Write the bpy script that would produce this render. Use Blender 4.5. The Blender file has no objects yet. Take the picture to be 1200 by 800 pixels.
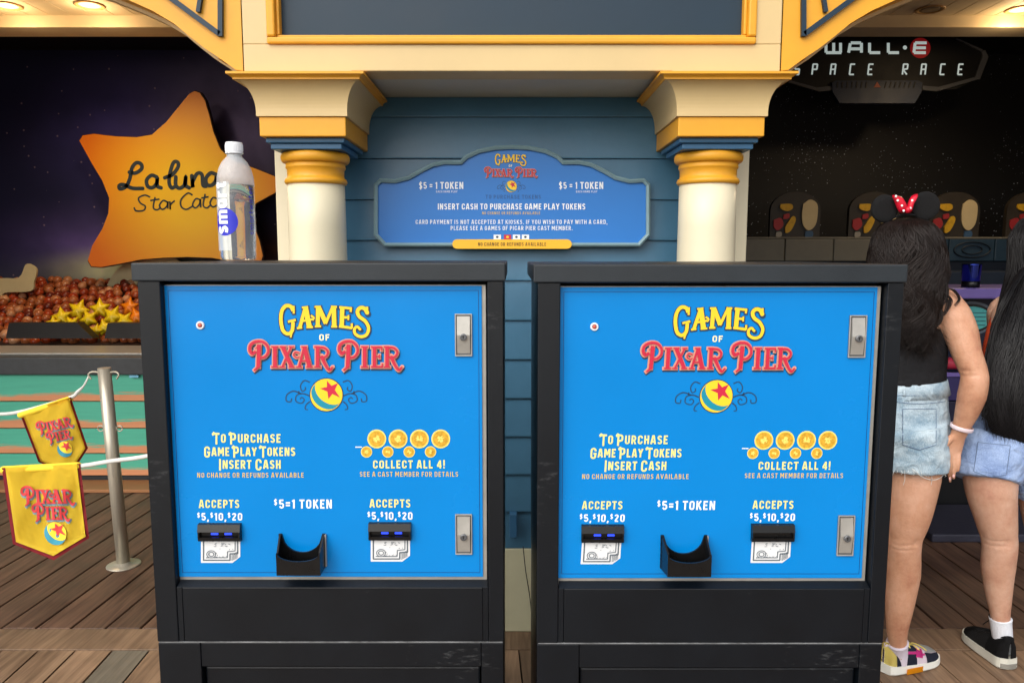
import bpy, bmesh, math, random
from mathutils import Vector, Matrix, noise
R = math.radians
random.seed(7)
SC = bpy.context.scene
COL = SC.collection

# ------------------------------------------------------------------ camera
F = 885.0; CAMZ = 1.515; PITCH = R(6.575)
cam = bpy.data.cameras.new('camera'); camo = bpy.data.objects.new('camera', cam); COL.objects.link(camo)
cam.sensor_width = 36; cam.lens = F / 1200 * 36; cam.clip_end = 500; cam.clip_start = 0.02
camo.location = (0, 0, CAMZ); camo.rotation_euler = (R(90) - PITCH, 0, 0)
SC.camera = camo

# ------------------------------------------------------------------ sky, sun, exposure
w = bpy.data.worlds.new('World'); SC.world = w; w.use_nodes = True
nt = w.node_tree; nt.nodes.clear()
sky = nt.nodes.new('ShaderNodeTexSky'); sky.sky_type = 'NISHITA'; sky.sun_disc = False
SUN_EL, SUN_AZ = R(42), R(212)      # veiled sun behind the camera's left shoulder, through thin cloud
sky.sun_elevation = SUN_EL; sky.sun_rotation = SUN_AZ; sky.air_density = 1.0; sky.dust_density = 3.0
bg = nt.nodes.new('ShaderNodeBackground'); bg.inputs['Strength'].default_value = 0.15
out = nt.nodes.new('ShaderNodeOutputWorld')
hs = nt.nodes.new('ShaderNodeHueSaturation'); hs.inputs['Saturation'].default_value = .42
nt.links.new(sky.outputs[0], hs.inputs['Color']); nt.links.new(hs.outputs[0], bg.inputs[0]); nt.links.new(bg.outputs[0], out.inputs[0])
sl = bpy.data.lights.new('sun', 'SUN'); sl.energy = 1.5; sl.angle = R(80); sl.color = (1.0, 0.93, 0.82)
so = bpy.data.objects.new('sun', sl); COL.objects.link(so)
sd = Vector((math.sin(SUN_AZ) * math.cos(SUN_EL), math.cos(SUN_AZ) * math.cos(SUN_EL), math.sin(SUN_EL)))
so.location = sd * 20; so.rotation_euler = sd.to_track_quat('Z', 'Y').to_euler()
SC.view_settings.view_transform = 'Standard'; SC.view_settings.look = 'None'
SC.view_settings.exposure = 0.5; SC.view_settings.gamma = 1.0
SC.cycles.max_bounces = 8; SC.cycles.transparent_max_bounces = 12

# ------------------------------------------------------------------ helpers
cp, sp_ = math.cos(PITCH), math.sin(PITCH)
def P(px, py, Y):
    """world point on the plane at depth Y that the photo pixel looks at"""
    v = (400 - py) / F
    ry = cp + v * sp_; rz = -sp_ + v * cp
    t = Y / ry
    return Vector(((px - 600) / F * t, Y, CAMZ + t * rz))
def ground(px, py, z=0.0):
    v = (400 - py) / F
    ry = cp + v * sp_; rz = -sp_ + v * cp
    t = (z - CAMZ) / rz
    return Vector(((px - 600) / F * t, ry * t, z))
def PZ(py, Y): return P(600, py, Y).z
def PX(px, py, Y): return P(px, py, Y).x
def ppm(Y): return Y / F          # metres per photo pixel (near the horizon)

def srgb(r, g, b):
    def f(c):
        c /= 255.0
        return c / 12.92 if c <= 0.04045 else ((c + 0.055) / 1.055) ** 2.4
    return (f(r), f(g), f(b), 1.0)

def mat(name, col, rough=0.5, metal=0.0, var=0.12, scale=8.0, bump=0.0, bscale=60.0, emit=None, estr=0, spec=0.5,
        stretch=None, sss=0, trans=0, ior=1.45, alpha=None, coat=0):
    m = bpy.data.materials.new(name); m.use_nodes = True
    n = m.node_tree.nodes; l = m.node_tree.links
    b = n['Principled BSDF']
    c = col if len(col) == 4 else (*col, 1)
    b.inputs['Base Color'].default_value = c
    b.inputs['Roughness'].default_value = rough; b.inputs['Metallic'].default_value = metal
    b.inputs['Specular IOR Level'].default_value = spec; b.inputs['IOR'].default_value = ior
    if trans: b.inputs['Transmission Weight'].default_value = trans
    if alpha is not None: b.inputs['Alpha'].default_value = alpha
    if coat: b.inputs['Coat Weight'].default_value = coat
    if sss:
        b.inputs['Subsurface Weight'].default_value = sss; b.inputs['Subsurface Radius'].default_value = (1, .35, .2)
        b.inputs['Subsurface Scale'].default_value = 0.01
    if emit: b.inputs['Emission Color'].default_value = emit; b.inputs['Emission Strength'].default_value = estr
    tc = n.new('ShaderNodeTexCoord'); mp = n.new('ShaderNodeMapping'); l.new(tc.outputs['Object'], mp.inputs[0])
    if stretch: mp.inputs['Scale'].default_value = stretch
    if var:
        nz = n.new('ShaderNodeTexNoise'); nz.inputs['Scale'].default_value = scale; nz.inputs['Detail'].default_value = 8
        nz.inputs['Roughness'].default_value = 0.62
        l.new(mp.outputs[0], nz.inputs[0])
        mr = n.new('ShaderNodeMapRange'); mr.inputs[1].default_value = .3; mr.inputs[2].default_value = .7
        mr.inputs[3].default_value = 1 - var; mr.inputs[4].default_value = 1 + var * .6
        l.new(nz.outputs[0], mr.inputs[0])
        mx = n.new('ShaderNodeVectorMath'); mx.operation = 'SCALE'; mx.inputs[0].default_value = c[:3]
        l.new(mr.outputs[0], mx.inputs['Scale']); l.new(mx.outputs[0], b.inputs['Base Color'])
        rr = n.new('ShaderNodeMapRange'); rr.inputs[3].default_value = max(0.02, rough - .1); rr.inputs[4].default_value = min(1, rough + .12)
        l.new(nz.outputs[0], rr.inputs[0]); l.new(rr.outputs[0], b.inputs['Roughness'])
    if bump:
        nb = n.new('ShaderNodeTexNoise'); nb.inputs['Scale'].default_value = bscale; nb.inputs['Detail'].default_value = 5
        l.new(mp.outputs[0], nb.inputs[0])
        bp = n.new('ShaderNodeBump'); bp.inputs['Strength'].default_value = bump; bp.inputs['Distance'].default_value = 0.004
        l.new(nb.outputs[0], bp.inputs['Height']); l.new(bp.outputs[0], b.inputs['Normal'])
    return m

def obj(name, bm, m, parent=None, smooth=False, loc=None):
    me = bpy.data.meshes.new(name); bm.normal_update(); bm.to_mesh(me); bm.free()
    o = bpy.data.objects.new(name, me); COL.objects.link(o)
    if m: me.materials.append(m)
    if smooth:
        for p in me.polygons: p.use_smooth = True
    if parent is not None: o.parent = parent
    if loc: o.location = loc
    return o
def thing(name, label, cat, loc=(0, 0, 0), group=None):
    o = bpy.data.objects.new(name, None); COL.objects.link(o); o.empty_display_size = .05
    o.location = loc; o['label'] = label; o['category'] = cat
    if group: o['group'] = group
    bpy.context.view_layer.update()
    return o
def tag(o, label, cat, group=None, kind=None):
    if label: o['label'] = label
    if cat: o['category'] = cat
    if group: o['group'] = group
    if kind: o['kind'] = kind
    return o
def struct(o): o['kind'] = 'structure'; return o

def BM(): return bmesh.new()
def add_box(bm, x0, x1, y0, y1, z0, z1, bev=0.0, off=(0, 0, 0), seg=2):
    vs = [bm.verts.new((x - off[0], y - off[1], z - off[2])) for x in (x0, x1) for y in (y0, y1) for z in (z0, z1)]
    fs = [(0, 1, 3, 2), (4, 6, 7, 5), (0, 4, 5, 1), (2, 3, 7, 6), (0, 2, 6, 4), (1, 5, 7, 3)]
    faces = [bm.faces.new([vs[i] for i in f]) for f in fs]
    if bev:
        es = list({e for f in faces for e in f.edges})
        bmesh.ops.bevel(bm, geom=es, offset=bev, segments=seg, affect='EDGES', profile=.5)
    return bm
def box(name, m, x0, x1, y0, y1, z0, z1, bev=0.0, parent=None, off=(0, 0, 0), smooth=False):
    return obj(name, add_box(BM(), x0, x1, y0, y1, z0, z1, bev, off), m, parent, smooth)
def add_prism(bm, pts, d0, d1):
    """pts: list of Vector front outline; d0,d1 vectors added for front/back"""
    a = [bm.verts.new(p + d0) for p in pts]; b = [bm.verts.new(p + d1) for p in pts]
    n = len(pts)
    bm.faces.new(a); bm.faces.new(b[::-1])
    for i in range(n): bm.faces.new((a[i], b[i], b[(i + 1) % n], a[(i + 1) % n]))
    return bm
def recalc(bm): bmesh.ops.recalc_face_normals(bm, faces=bm.faces[:]); return bm
def add_lathe(bm, prof, c, n=32, axis='Z'):
    rings = []
    for r, h in prof:
        rg = []
        for i in range(n):
            a = 2 * math.pi * i / n
            if axis == 'Z': v = Vector((c[0] + r * math.cos(a), c[1] + r * math.sin(a), c[2] + h))
            elif axis == 'Y': v = Vector((c[0] + r * math.cos(a), c[1] + h, c[2] + r * math.sin(a)))
            rg.append(bm.verts.new(v))
        rings.append(rg)
    for a, b in zip(rings, rings[1:]):
        for i in range(n): bm.faces.new((a[i], a[(i + 1) % n], b[(i + 1) % n], b[i]))
    if prof[0][0] > 1e-5: bm.faces.new(rings[0][::-1])
    if prof[-1][0] > 1e-5: bm.faces.new(rings[-1])
    recalc(bm)
    return bm
def smoothpts(pts, sub=6):
    pts = [Vector(p) for p in pts]
    if len(pts) < 3: return pts
    out = []
    ext = [pts[0] * 2 - pts[1]] + pts + [pts[-1] * 2 - pts[-2]]
    for i in range(1, len(ext) - 2):
        p0, p1, p2, p3 = ext[i - 1:i + 3]
        for k in range(sub):
            t = k / sub
            out.append(0.5 * ((2 * p1) + (p2 - p0) * t + (2 * p0 - 5 * p1 + 4 * p2 - p3) * t * t + (3 * p1 - p0 - 3 * p2 + p3) * t ** 3))
    out.append(pts[-1])
    return out
def add_tube(bm, pts, rad, n=10, ref=Vector((1, 0, 0)), round_caps=True):
    """pts Vectors; rad list of r or (ra, rb): ra along ref, rb across"""
    pts = [Vector(p) for p in pts]; N = len(pts)
    rad = [r if isinstance(r, tuple) else (r, r) for r in rad]
    if round_caps:
        P0, P1 = [], []; R0, R1 = [], []
        d0 = (pts[0] - pts[1]).normalized(); d1 = (pts[-1] - pts[-2]).normalized()
        for k in (0.97, .85, .6, .3):
            s = math.sqrt(1 - k * k); m0 = min(rad[0]); m1 = min(rad[-1])
            P0.append(pts[0] + d0 * m0 * k); R0.append((rad[0][0] * s, rad[0][1] * s))
            P1.insert(0, pts[-1] + d1 * m1 * k); R1.insert(0, (rad[-1][0] * s, rad[-1][1] * s))
        pts = P0 + pts + P1; rad = R0 + rad + R1; N = len(pts)
    rings = []
    for i in range(N):
        t = (pts[min(i + 1, N - 1)] - pts[max(i - 1, 0)]).normalized()
        a = ref - t * ref.dot(t)
        if a.length < 1e-3: a = Vector((0, 1, 0)) - t * t.y
        a.normalize(); b = t.cross(a)
        rings.append([bm.verts.new(pts[i] + a * rad[i][0] * math.cos(q) + b * rad[i][1] * math.sin(q))
                      for q in [2 * math.pi * k / n for k in range(n)]])
    for A, B in zip(rings, rings[1:]):
        for i in range(n): bm.faces.new((A[i], A[(i + 1) % n], B[(i + 1) % n], B[i]))
    bm.faces.new(rings[0][::-1]); bm.faces.new(rings[-1])
    return bm
def interp(vals, n):
    """resample scalars/tuples to match smoothpts(sub) count"""
    out = []
    m = len(vals) - 1
    for i in range(n):
        t = i / (n - 1) * m; k = min(int(t), m - 1); f = t - k
        f = f * f * (3 - 2 * f) if False else f
        a, b = vals[k], vals[k + 1]
        if isinstance(a, tuple): out.append(tuple(x + (y - x) * f for x, y in zip(a, b)))
        else: out.append(a + (b - a) * f)
    return out
def stube(bm, pts, rad, sub=5, n=12, ref=Vector((1, 0, 0)), round_caps=True):
    sp = smoothpts(pts, sub)
    return add_tube(bm, sp, interp(rad, len(sp)), n, ref, round_caps)

def bake(o, mods):
    """apply modifiers by evaluating once; returns same object with the result"""
    for t, kw in mods:
        md = o.modifiers.new(t, t)
        for k, v in kw.items(): setattr(md, k, v)
    dg = bpy.context.evaluated_depsgraph_get(); dg.update()
    me = bpy.data.meshes.new_from_object(o.evaluated_get(dg))
    old = o.data; o.modifiers.clear(); o.data = me
    me.name = old.name + '_mesh'
    for p in me.polygons: p.use_smooth = True
    return o

# ------------------------------------------------------------------ lettering: strokes and type
def ribbon(bm, pts, w0, w1, extra, mp, d, curved=True, capround=False):
    p2 = [Vector((a, b, 0)) for a, b in pts]
    if curved and len(p2) > 2: p2 = smoothpts(p2, 6)
    n = len(p2); L, Rr = [], []
    # extend the ends
    a = (p2[0] - p2[1]).normalized() * extra; b = (p2[-1] - p2[-2]).normalized() * extra
    p2[0] = p2[0] + a; p2[-1] = p2[-1] + b
    for i in range(n):
        t = (p2[min(i + 1, n - 1)] - p2[max(i - 1, 0)]); t.normalize()
        nr = Vector((-t.y, t.x, 0)); w = (w0 + (w1 - w0) * i / (n - 1)) / 2 + extra
        L.append(bm.verts.new(mp(p2[i].x + nr.x * w, p2[i].y + nr.y * w, d)))
        Rr.append(bm.verts.new(mp(p2[i].x - nr.x * w, p2[i].y - nr.y * w, d)))
    for i in range(n - 1): bm.faces.new((L[i], Rr[i], Rr[i + 1], L[i + 1]))
    if capround:
        for c, w in ((p2[0], w0 / 2 + extra), (p2[-1], w1 / 2 + extra)):
            disc(bm, c.x, c.y, w, w, 0, mp, d + 1e-5)
def disc(bm, cx, cy, rx, ry, rot, mp, d, n=28, clip=None):
    out = []
    for i in range(n):
        a = 2 * math.pi * i / n; x, y = rx * math.cos(a), ry * math.sin(a)
        X = cx + x * math.cos(rot) - y * math.sin(rot); Y = cy + x * math.sin(rot) + y * math.cos(rot)
        if clip:
            dx, dy = X - clip[0], Y - clip[1]; q = math.hypot(dx, dy)
            if q > clip[2]: X, Y = clip[0] + dx / q * clip[2], clip[1] + dy / q * clip[2]
        out.append((X, Y))
    c0 = (sum(p[0] for p in out) / n, sum(p[1] for p in out) / n); cv = bm.verts.new(mp(*c0, d)); prev = None
    for f in ((.5, 1.0) if n > 20 else (1.0,)):
        vs = [bm.verts.new(mp(c0[0] + (x - c0[0]) * f, c0[1] + (y - c0[1]) * f, d)) for x, y in out]
        for i in range(n):
            if prev is None: bm.faces.new((cv, vs[i], vs[(i + 1) % n]))
            else: bm.faces.new((prev[i], vs[i], vs[(i + 1) % n], prev[(i + 1) % n]))
        prev = vs
def poly(bm, pts, mp, d): bm.faces.new([bm.verts.new(mp(x, y, d)) for x, y in pts])

S_ = lambda pts, w0, w1=None, curved=False, rnd=False: (pts, w0, w1 if w1 is not None else w0, curved, rnd)
GAMES = [
 S_([(350,104),(336,78),(302,74),(277,108),(271,165),(285,232),(318,254),(344,232),(350,178)], 22, 20, True),
 S_([(353,74),(354,122)], 11), S_([(318,176),(366,164)], 13), S_([(346,225),(334,276)], 15, 8),
 S_([(428,88),(393,214)], 20), S_([(430,84),(456,212)], 30), S_([(404,172),(474,160)], 12), S_([(466,136),(484,150),(476,166)], 11, 9, True),
 S_([(376,218),(408,213)], 11), S_([(438,212),(478,210)], 11), S_([(408,84),(446,80)], 10),
 S_([(511,84),(509,206)], 24), S_([(517,84),(562,186)], 26), S_([(560,188),(604,84)], 16), S_([(613,84),(616,206)], 27),
 S_([(492,206),(530,205)], 11), S_([(598,207),(634,208)], 11), S_([(490,80),(528,79)], 11), S_([(596,78),(632,80)], 11),
 S_([(668,86),(664,208)], 26), S_([(650,82),(728,90)], 14), S_([(666,146),(708,149)], 13), S_([(648,205),(730,216)], 15),
 S_([(724,86),(722,112)], 11), S_([(729,188),(730,218)], 11), S_([(708,134),(707,164)], 9),
 S_([(828,116),(814,92),(786,86),(766,108),(778,142),(816,172),(838,216),(824,260),(786,272),(752,254),(746,224),(764,208),(782,224)], 24, 14, True, True),
 S_([(829,80),(830,122)], 11)]
def _P(dx): return [
 S_([(104+dx,372),(84+dx,382),(69+dx,358),(76+dx,324),(110+dx,304),(154+dx,306),(184+dx,336),(188+dx,374),(164+dx,404),(128+dx,408)], 22, 16, True, True),
 S_([(130+dx,322),(124+dx,474)], 28, 26), S_([(130+dx,462),(96+dx,492)], 18, 12), S_([(104+dx,350),(128+dx,330)], 8)]
def _I(dx): return [S_([(232+dx,340),(232+dx,466)], 26), S_([(208+dx,338),(256+dx,338)], 12), S_([(208+dx,468),(256+dx,468)], 12)]
def _R(dx): return [S_([(508+dx,340),(508+dx,466)], 25), S_([(500+dx,344),(548+dx,344),(574+dx,370),(558+dx,402),(512+dx,405)], 17, 15, True),
 S_([(536+dx,404),(554+dx,446),(582+dx,488),(603+dx,470)], 24, 13, True, True), S_([(486+dx,338),(522+dx,338)], 12), S_([(486+dx,468),(530+dx,468)], 12)]
PIXAR = _P(0) + _I(0) + [
 S_([(282,340),(340,466)], 26), S_([(336,340),(280,466)], 14), S_([(262,338),(304,338)], 12), S_([(320,338),(356,338)], 11), S_([(260,468),(298,468)], 11), S_([(320,468),(360,468)], 12),
 S_([(388,378),(364,372),(354,392),(374,408),(392,400)], 11, 9, True),
 S_([(420,344),(388,466)], 16), S_([(422,340),(456,466)], 28), S_([(392,428),(440,428)], 12), S_([(402,339),(440,338)], 11), S_([(368,468),(408,468)], 11), S_([(434,468),(478,468)], 12)] + _R(0)
_E = [S_([(875,340),(875,466)], 25), S_([(853,340),(926,340)], 14), S_([(876,400),(908,400)], 12), S_([(853,467),(930,467)], 14),
 S_([(922,338),(922,364)], 11), S_([(926,444),(926,470)], 11), S_([(908,386),(908,414)], 9)]
PIER = _P(578) + _I(580) + _E + _R(449)
SW = [S_([(672,566),(708,556),(732,588),(722,624),(700,612),(704,596)], 8, 6, True),
 S_([(676,654),(716,640),(756,650),(762,688),(726,702),(708,680),(724,664),(736,676)], 8, 6, True),
 S_([(728,640),(778,624),(820,648),(824,686),(796,692),(790,670)], 8, 7, True),
 S_([(672,690),(696,712),(702,738),(684,744)], 8, 6, True), S_([(742,622),(744,640)], 7)]
SWL = [([(1130 - x, y) for x, y in s[0]],) + s[1:] for s in SW]

def strokes(name, st, mp, extra, d, m, parent, shift=(0, 0)):
    bm = BM()
    for i, (pts, w0, w1, cv, rd) in enumerate(st):
        ribbon(bm, [(x + shift[0], y + shift[1]) for x, y in pts], w0, w1, extra, mp, d + i * 2.5e-5, cv, rd)
    return obj(name, bm, m, parent)


def _arc(cx, cy, r, a0, a1, n=4, ry=None):
    return [(cx + r * math.cos(R(a0 + (a1 - a0) * i / n)), cy + (ry or r) * math.sin(R(a0 + (a1 - a0) * i / n))) for i in range(n + 1)]
_l, _r, _b, _t, _q = .09, .41, .09, .91, .16
_O = _arc(_r - _q, _t - _q, _q, 90, 0) + _arc(_r - _q, _b + _q, _q, 0, -90) + _arc(_l + _q, _b + _q, _q, -90, -180) + _arc(_l + _q, _t - _q, _q, 180, 90)
_O = _O + [_O[0]]
_top = _arc(_r - _q, _t - _q, _q, 0, 90) + _arc(_l + _q, _t - _q, _q, 90, 180)
_bot = _arc(_l + _q, _b + _q, _q, 180, 270) + _arc(_r - _q, _b + _q, _q, 270, 360)
def _bowl(y0, y1, x=_r):
    q = min(.16, (y1 - y0) / 2); return [(_l, y1), (x - q, y1)] + _arc(x - q, y1 - q, q, 90, 0)[1:] + _arc(x - q, y0 + q, q, 0, -90) + [(_l, y0)]
_st = [(_l, 0), (_l, 1)]
LET = {
 'A': (.54, [[(.07, 0), (.23, 1)], [(.47, 0), (.31, 1)], [(.2, .94), (.34, .94)], [(.13, .27), (.41, .27)]]), 'B': (.5, [_st, _bowl(.52, _t, .39), _bowl(_b, .50)]),
 'C': (.5, [[(_r, .66)] + _top + _bot + [(_r, .34)]]), 'D': (.5, [_st, _bowl(_b, _t)]), 'E': (.43, [_st, [(_l, _t), (.41, _t)], [(_l, .51), (.36, .51)], [(_l, _b), (.41, _b)]]),
 'F': (.42, [_st, [(_l, _t), (.41, _t)], [(_l, .50), (.36, .50)]]), 'G': (.5, [[(_r, .68)] + _top + _bot + [(_r, .47)], [(.26, .47), (.5, .47)]]),
 'H': (.5, [_st, [(_r, 0), (_r, 1)], [(_l, .51), (_r, .51)]]), 'I': (.18, [_st]), 'J': (.45, [[(_r - .04, 1), (_r - .04, .25)] + _arc(_r - .04 - _q, _b + _q, _q, 0, -90) + [(.06, .12)]]),
 'K': (.5, [_st, [(.43, 1), (.12, .45)], [(.2, .58), (.45, 0)]]), 'L': (.41, [_st, [(_l, _b), (.40, _b)]]),
 'M': (.66, [_st, [(.57, 0), (.57, 1)], [(.12, .98), (.33, .28)], [(.54, .98), (.33, .28)]]), 'N': (.52, [_st, [(.43, 0), (.43, 1)], [(.11, .97), (.41, .03)]]),
 'O': (.5, [_O]), 'P': (.48, [_st, _bowl(.43, _t, .39)]), 'Q': (.5, [_O, [(.28, .25), (.46, -.05)]]), 'R': (.5, [_st, _bowl(.45, _t, .39), [(.24, .45), (.43, 0)]]),
 'S': (.48, [_arc(.24, .75, .15, 10, 180, 7, .16)[0:] + _arc(.24, .70, .15, 180, 250, 3, .16) + _arc(.24, .29, .15, 70, 0, 3, .2) + _arc(.24, .25, .15, 0, -170, 7, .16)]),
 'T': (.46, [[(.23, 0), (.23, 1)], [(.0, _t), (.46, _t)]]), 'U': (.5, [[(_l, 1)] + _bot + [(_r, 1)]]), 'V': (.52, [[(.06, 1), (.26, .03)], [(.46, 1), (.26, .03)]]),
 'W': (.74, [[(.06, 1), (.2, .03)], [(.37, .95), (.2, .03)], [(.37, .95), (.54, .03)], [(.68, 1), (.54, .03)]]), 'X': (.52, [[(.06, 0), (.46, 1)], [(.46, 0), (.06, 1)]]),
 'Y': (.5, [[(.05, 1), (.25, .45)], [(.45, 1), (.25, .45)], [(.25, .5), (.25, 0)]]), 'Z': (.48, [[(.06, _t), (.42, _t)], [(.40, .95), (.08, .05)], [(.06, _b), (.43, _b)]]),
 '0': (.5, [_O]), '1': (.3, [[(.2, 0), (.2, 1)], [(.2, .92), (.04, .78)]]), '2': (.48, [_arc(.24, .74, .15, 175, -20, 6, .17) + [(.09, .12)], [(.07, _b), (.43, _b)]]),
 '4': (.5, [[(.36, 0), (.36, 1)], [(.33, .95), (.07, .32)], [(.04, .28), (.48, .28)]]), '5': (.48, [[(.1, .95), (.1, .5)], [(.08, _t), (.41, _t)], [(.1, .52), (.24, .57)] + _arc(.25, .33, .16, 80, -165, 8, .24)]),
 '$': (.5, [_arc(.24, .75, .15, 10, 180, 7, .16)[0:] + _arc(.24, .70, .15, 180, 250, 3, .16) + _arc(.24, .29, .15, 70, 0, 3, .2) + _arc(.24, .25, .15, 0, -170, 7, .16), [(.24, -.1), (.24, 1.1)]]),
 '=': (.42, [[(.02, .63), (.4, .63)], [(.02, .35), (.4, .35)]]), ',': (.2, [[(.12, .14), (.06, -.18)]]), '.': (.18, [[(.09, 0), (.09, .17)]]), '!': (.2, [[(.1, .3), (.1, 1.05)], [(.1, 0), (.1, .17)]])}
_xo = _arc(.34, .50, .14, 90, -90) + _arc(.23, .23, .14, -90, -270)
LET.update({'s~': (.44, [[(.38, .56), (.30, .64), (.14, .63), (.09, .50), (.18, .40), (.32, .32), (.36, .18), (.26, .08), (.08, .12)]]),
 'm~': (.72, [[(.08, 0), (.08, .68)], [(.08, .5), (.16, .62), (.28, .62), (.36, .5), (.36, 0)], [(.36, .5), (.44, .62), (.56, .62), (.64, .5), (.64, 0)]]),
 'a~': (.46, [[(.38, 0), (.38, .66)], [(.38, .52), (.28, .63), (.14, .60), (.07, .40), (.09, .16), (.2, .07), (.32, .12), (.38, .24)]]),
 'r~': (.36, [[(.08, 0), (.08, .68)], [(.08, .44), (.18, .60), (.34, .62)]]), 't~': (.34, [[(.15, .86), (.15, .18), (.22, .08), (.34, .09)], [(.0, .62), (.32, .62)]]),
 'w~': (.64, [[(.04, .66), (.18, .03)], [(.32, .62), (.18, .03)], [(.32, .62), (.46, .03)], [(.60, .66), (.46, .03)]]),
 'e~': (.46, [[(.08, .36), (.38, .36), (.36, .54), (.26, .63), (.14, .60), (.07, .42), (.08, .2), (.18, .08), (.36, .11)]])})
def type_line(name, s, x0, x1, ybase, cap, mp, d, m, parent, bold=0.02, gap=0.10, arc=0, lower=False):
    """s set between x0..x1 with caps `cap` tall, baseline ybase (y down). '^c' = small raised, '_C' = large initial"""
    th = .125 + bold * 2.6; items = []; i = 0; s = [c + '~' for c in s] if lower else s.upper()
    while i < len(s):
        if s[i] == '^': items.append((s[i + 1], .62, .40)); i += 2
        elif s[i] == '_': items.append((s[i + 1], 1.34, -.20)); i += 2
        else: items.append((s[i], 1.0, 0)); i += 1
    gp = .10 + gap * .35; x = 0; placed = []
    for ch, sc, dy in items:
        if ch == ' ': x += .26; continue
        wd, st = LET[ch]; placed.append((st, x, sc, dy, ch)); x += wd * sc + gp
    W = x - gp; bm = BM(); kx = (x1 - x0) / W; k = 0
    def mq(X, Yv, dd):
        px = x0 + X * kx; t = (px - (x0 + x1) / 2) / ((x1 - x0) / 2)
        return mp(px, ybase - Yv * cap + arc * t * t, dd)
    for st, ox, sc, dy, ch in placed:
        sts = list(st)
        if sc > 1.2 and ch in 'TP': sts = sts + [[(.0, .78), (-.05, .92), (.02, 1.02), (.12, .93)]]
        for pts in sts:
            # keep the stem weight even although x and y scale differently
            ribbon2(bm, [(ox + a * sc, b * sc + dy) for a, b in pts], th * min(sc, 1.15), kx / cap, mq, d + (k % 12) * 2.2e-5); k += 1
    return obj(name, bm, m, parent)
FINE = [1]
def ribbon2(bm, pts, w, asp, mp, d):
    """even-weight stroke; asp = metric width of one x unit over one y unit"""
    p2 = [Vector((a * asp, b, 0)) for a, b in pts]
    if FINE[0] > 1: p2 = [p2[i].lerp(p2[i + 1], k / FINE[0]) for i in range(len(p2) - 1) for k in range(FINE[0])] + [p2[-1]]
    n = len(p2); L, Rr = [], []
    for i in range(n):
        if n > 3 and (p2[0] - p2[-1]).length < 1e-6: t = p2[(i + 1) % (n - 1)] - p2[(i - 1) % (n - 1)] if i not in (0, n - 1) else p2[1] - p2[n - 2]
        else: t = p2[min(i + 1, n - 1)] - p2[max(i - 1, 0)]
        t.normalize(); nr = Vector((-t.y, t.x, 0)) * w / 2
        L.append(bm.verts.new(mp((p2[i].x + nr.x) / asp, p2[i].y + nr.y, d))); Rr.append(bm.verts.new(mp((p2[i].x - nr.x) / asp, p2[i].y - nr.y, d)))
    for i in range(n - 1): bm.faces.new((L[i], Rr[i], Rr[i + 1], L[i + 1]))

def pixar_ball(mp, parent, d, M_, k=1.0, swirls=True):
    c = (565, 648)
    def one(name, m, fn):
        bm = BM(); fn(bm); return obj(name, bm, m, parent)
    if swirls:
        for q in SW + SWL: strokes('flourish', [q], mp, 0, d, M_['navy'], parent)
    one('ball_outline', M_['navy'], lambda b: disc(b, *c, 110, 110, 0, mp, d + 3e-4, 40))
    one('ball_emblem', M_['yellow_print'], lambda b: disc(b, *c, 104, 104, 0, mp, d + 6e-4, 40))
    one('ball_band', M_['teal_print'], lambda b: disc(b, 572, 640, 110, 96, R(38), mp, d + 9e-4, 48, (565, 648, 100)))
    one('ball_face', M_['yellow_print'], lambda b: disc(b, 586, 624, 104, 76, R(38), mp, d + 12e-4, 48, (565, 648, 104)))
    tips = [(568,556),(640,572),(652,664),(578,674),(523,606)]
    cx = sum(t[0] for t in tips) / 5; cy = sum(t[1] for t in tips) / 5; st = []
    for i in range(5):
        a, b = tips[i], tips[(i + 1) % 5]; st.append(a)
        mx, my = (a[0] + b[0]) / 2, (a[1] + b[1]) / 2; st.append((cx + (mx - cx) * .5, cy + (my - cy) * .5))
    def star(b):
        ctr = b.verts.new(mp(cx, cy, d + 15e-4)); vs = [b.verts.new(mp(x, y, d + 15e-4)) for x, y in st]
        for i in range(10): b.faces.new((ctr, vs[i], vs[(i + 1) % 10]))
    one('ball_star', M_['red_print'], star)
def games_logo(mp, parent, d, M_, fine=True):
    strokes('lettering_outline', GAMES, mp, 8, d, M_['navy'], parent, (2, 4))
    strokes('lettering', GAMES, mp, 1, d + 12e-4, M_['yellow_print'], parent)
    type_line('lettering', 'OF', 518, 585, 297, 40, mp, d + 3e-4, M_['cream_print'], parent, .03, .08)
    strokes('lettering_shadow', PIXAR + PIER, mp, 5, d, M_['navy'], parent, (5, 12))
    strokes('lettering_outline', PIXAR + PIER, mp, 6, d + 20e-4, M_['tan_print'], parent)
    strokes('lettering', PIXAR + PIER, mp, -1, d + 45e-4, M_['red_print'], parent)
    pixar_ball(mp, parent, d, M_)

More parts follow.
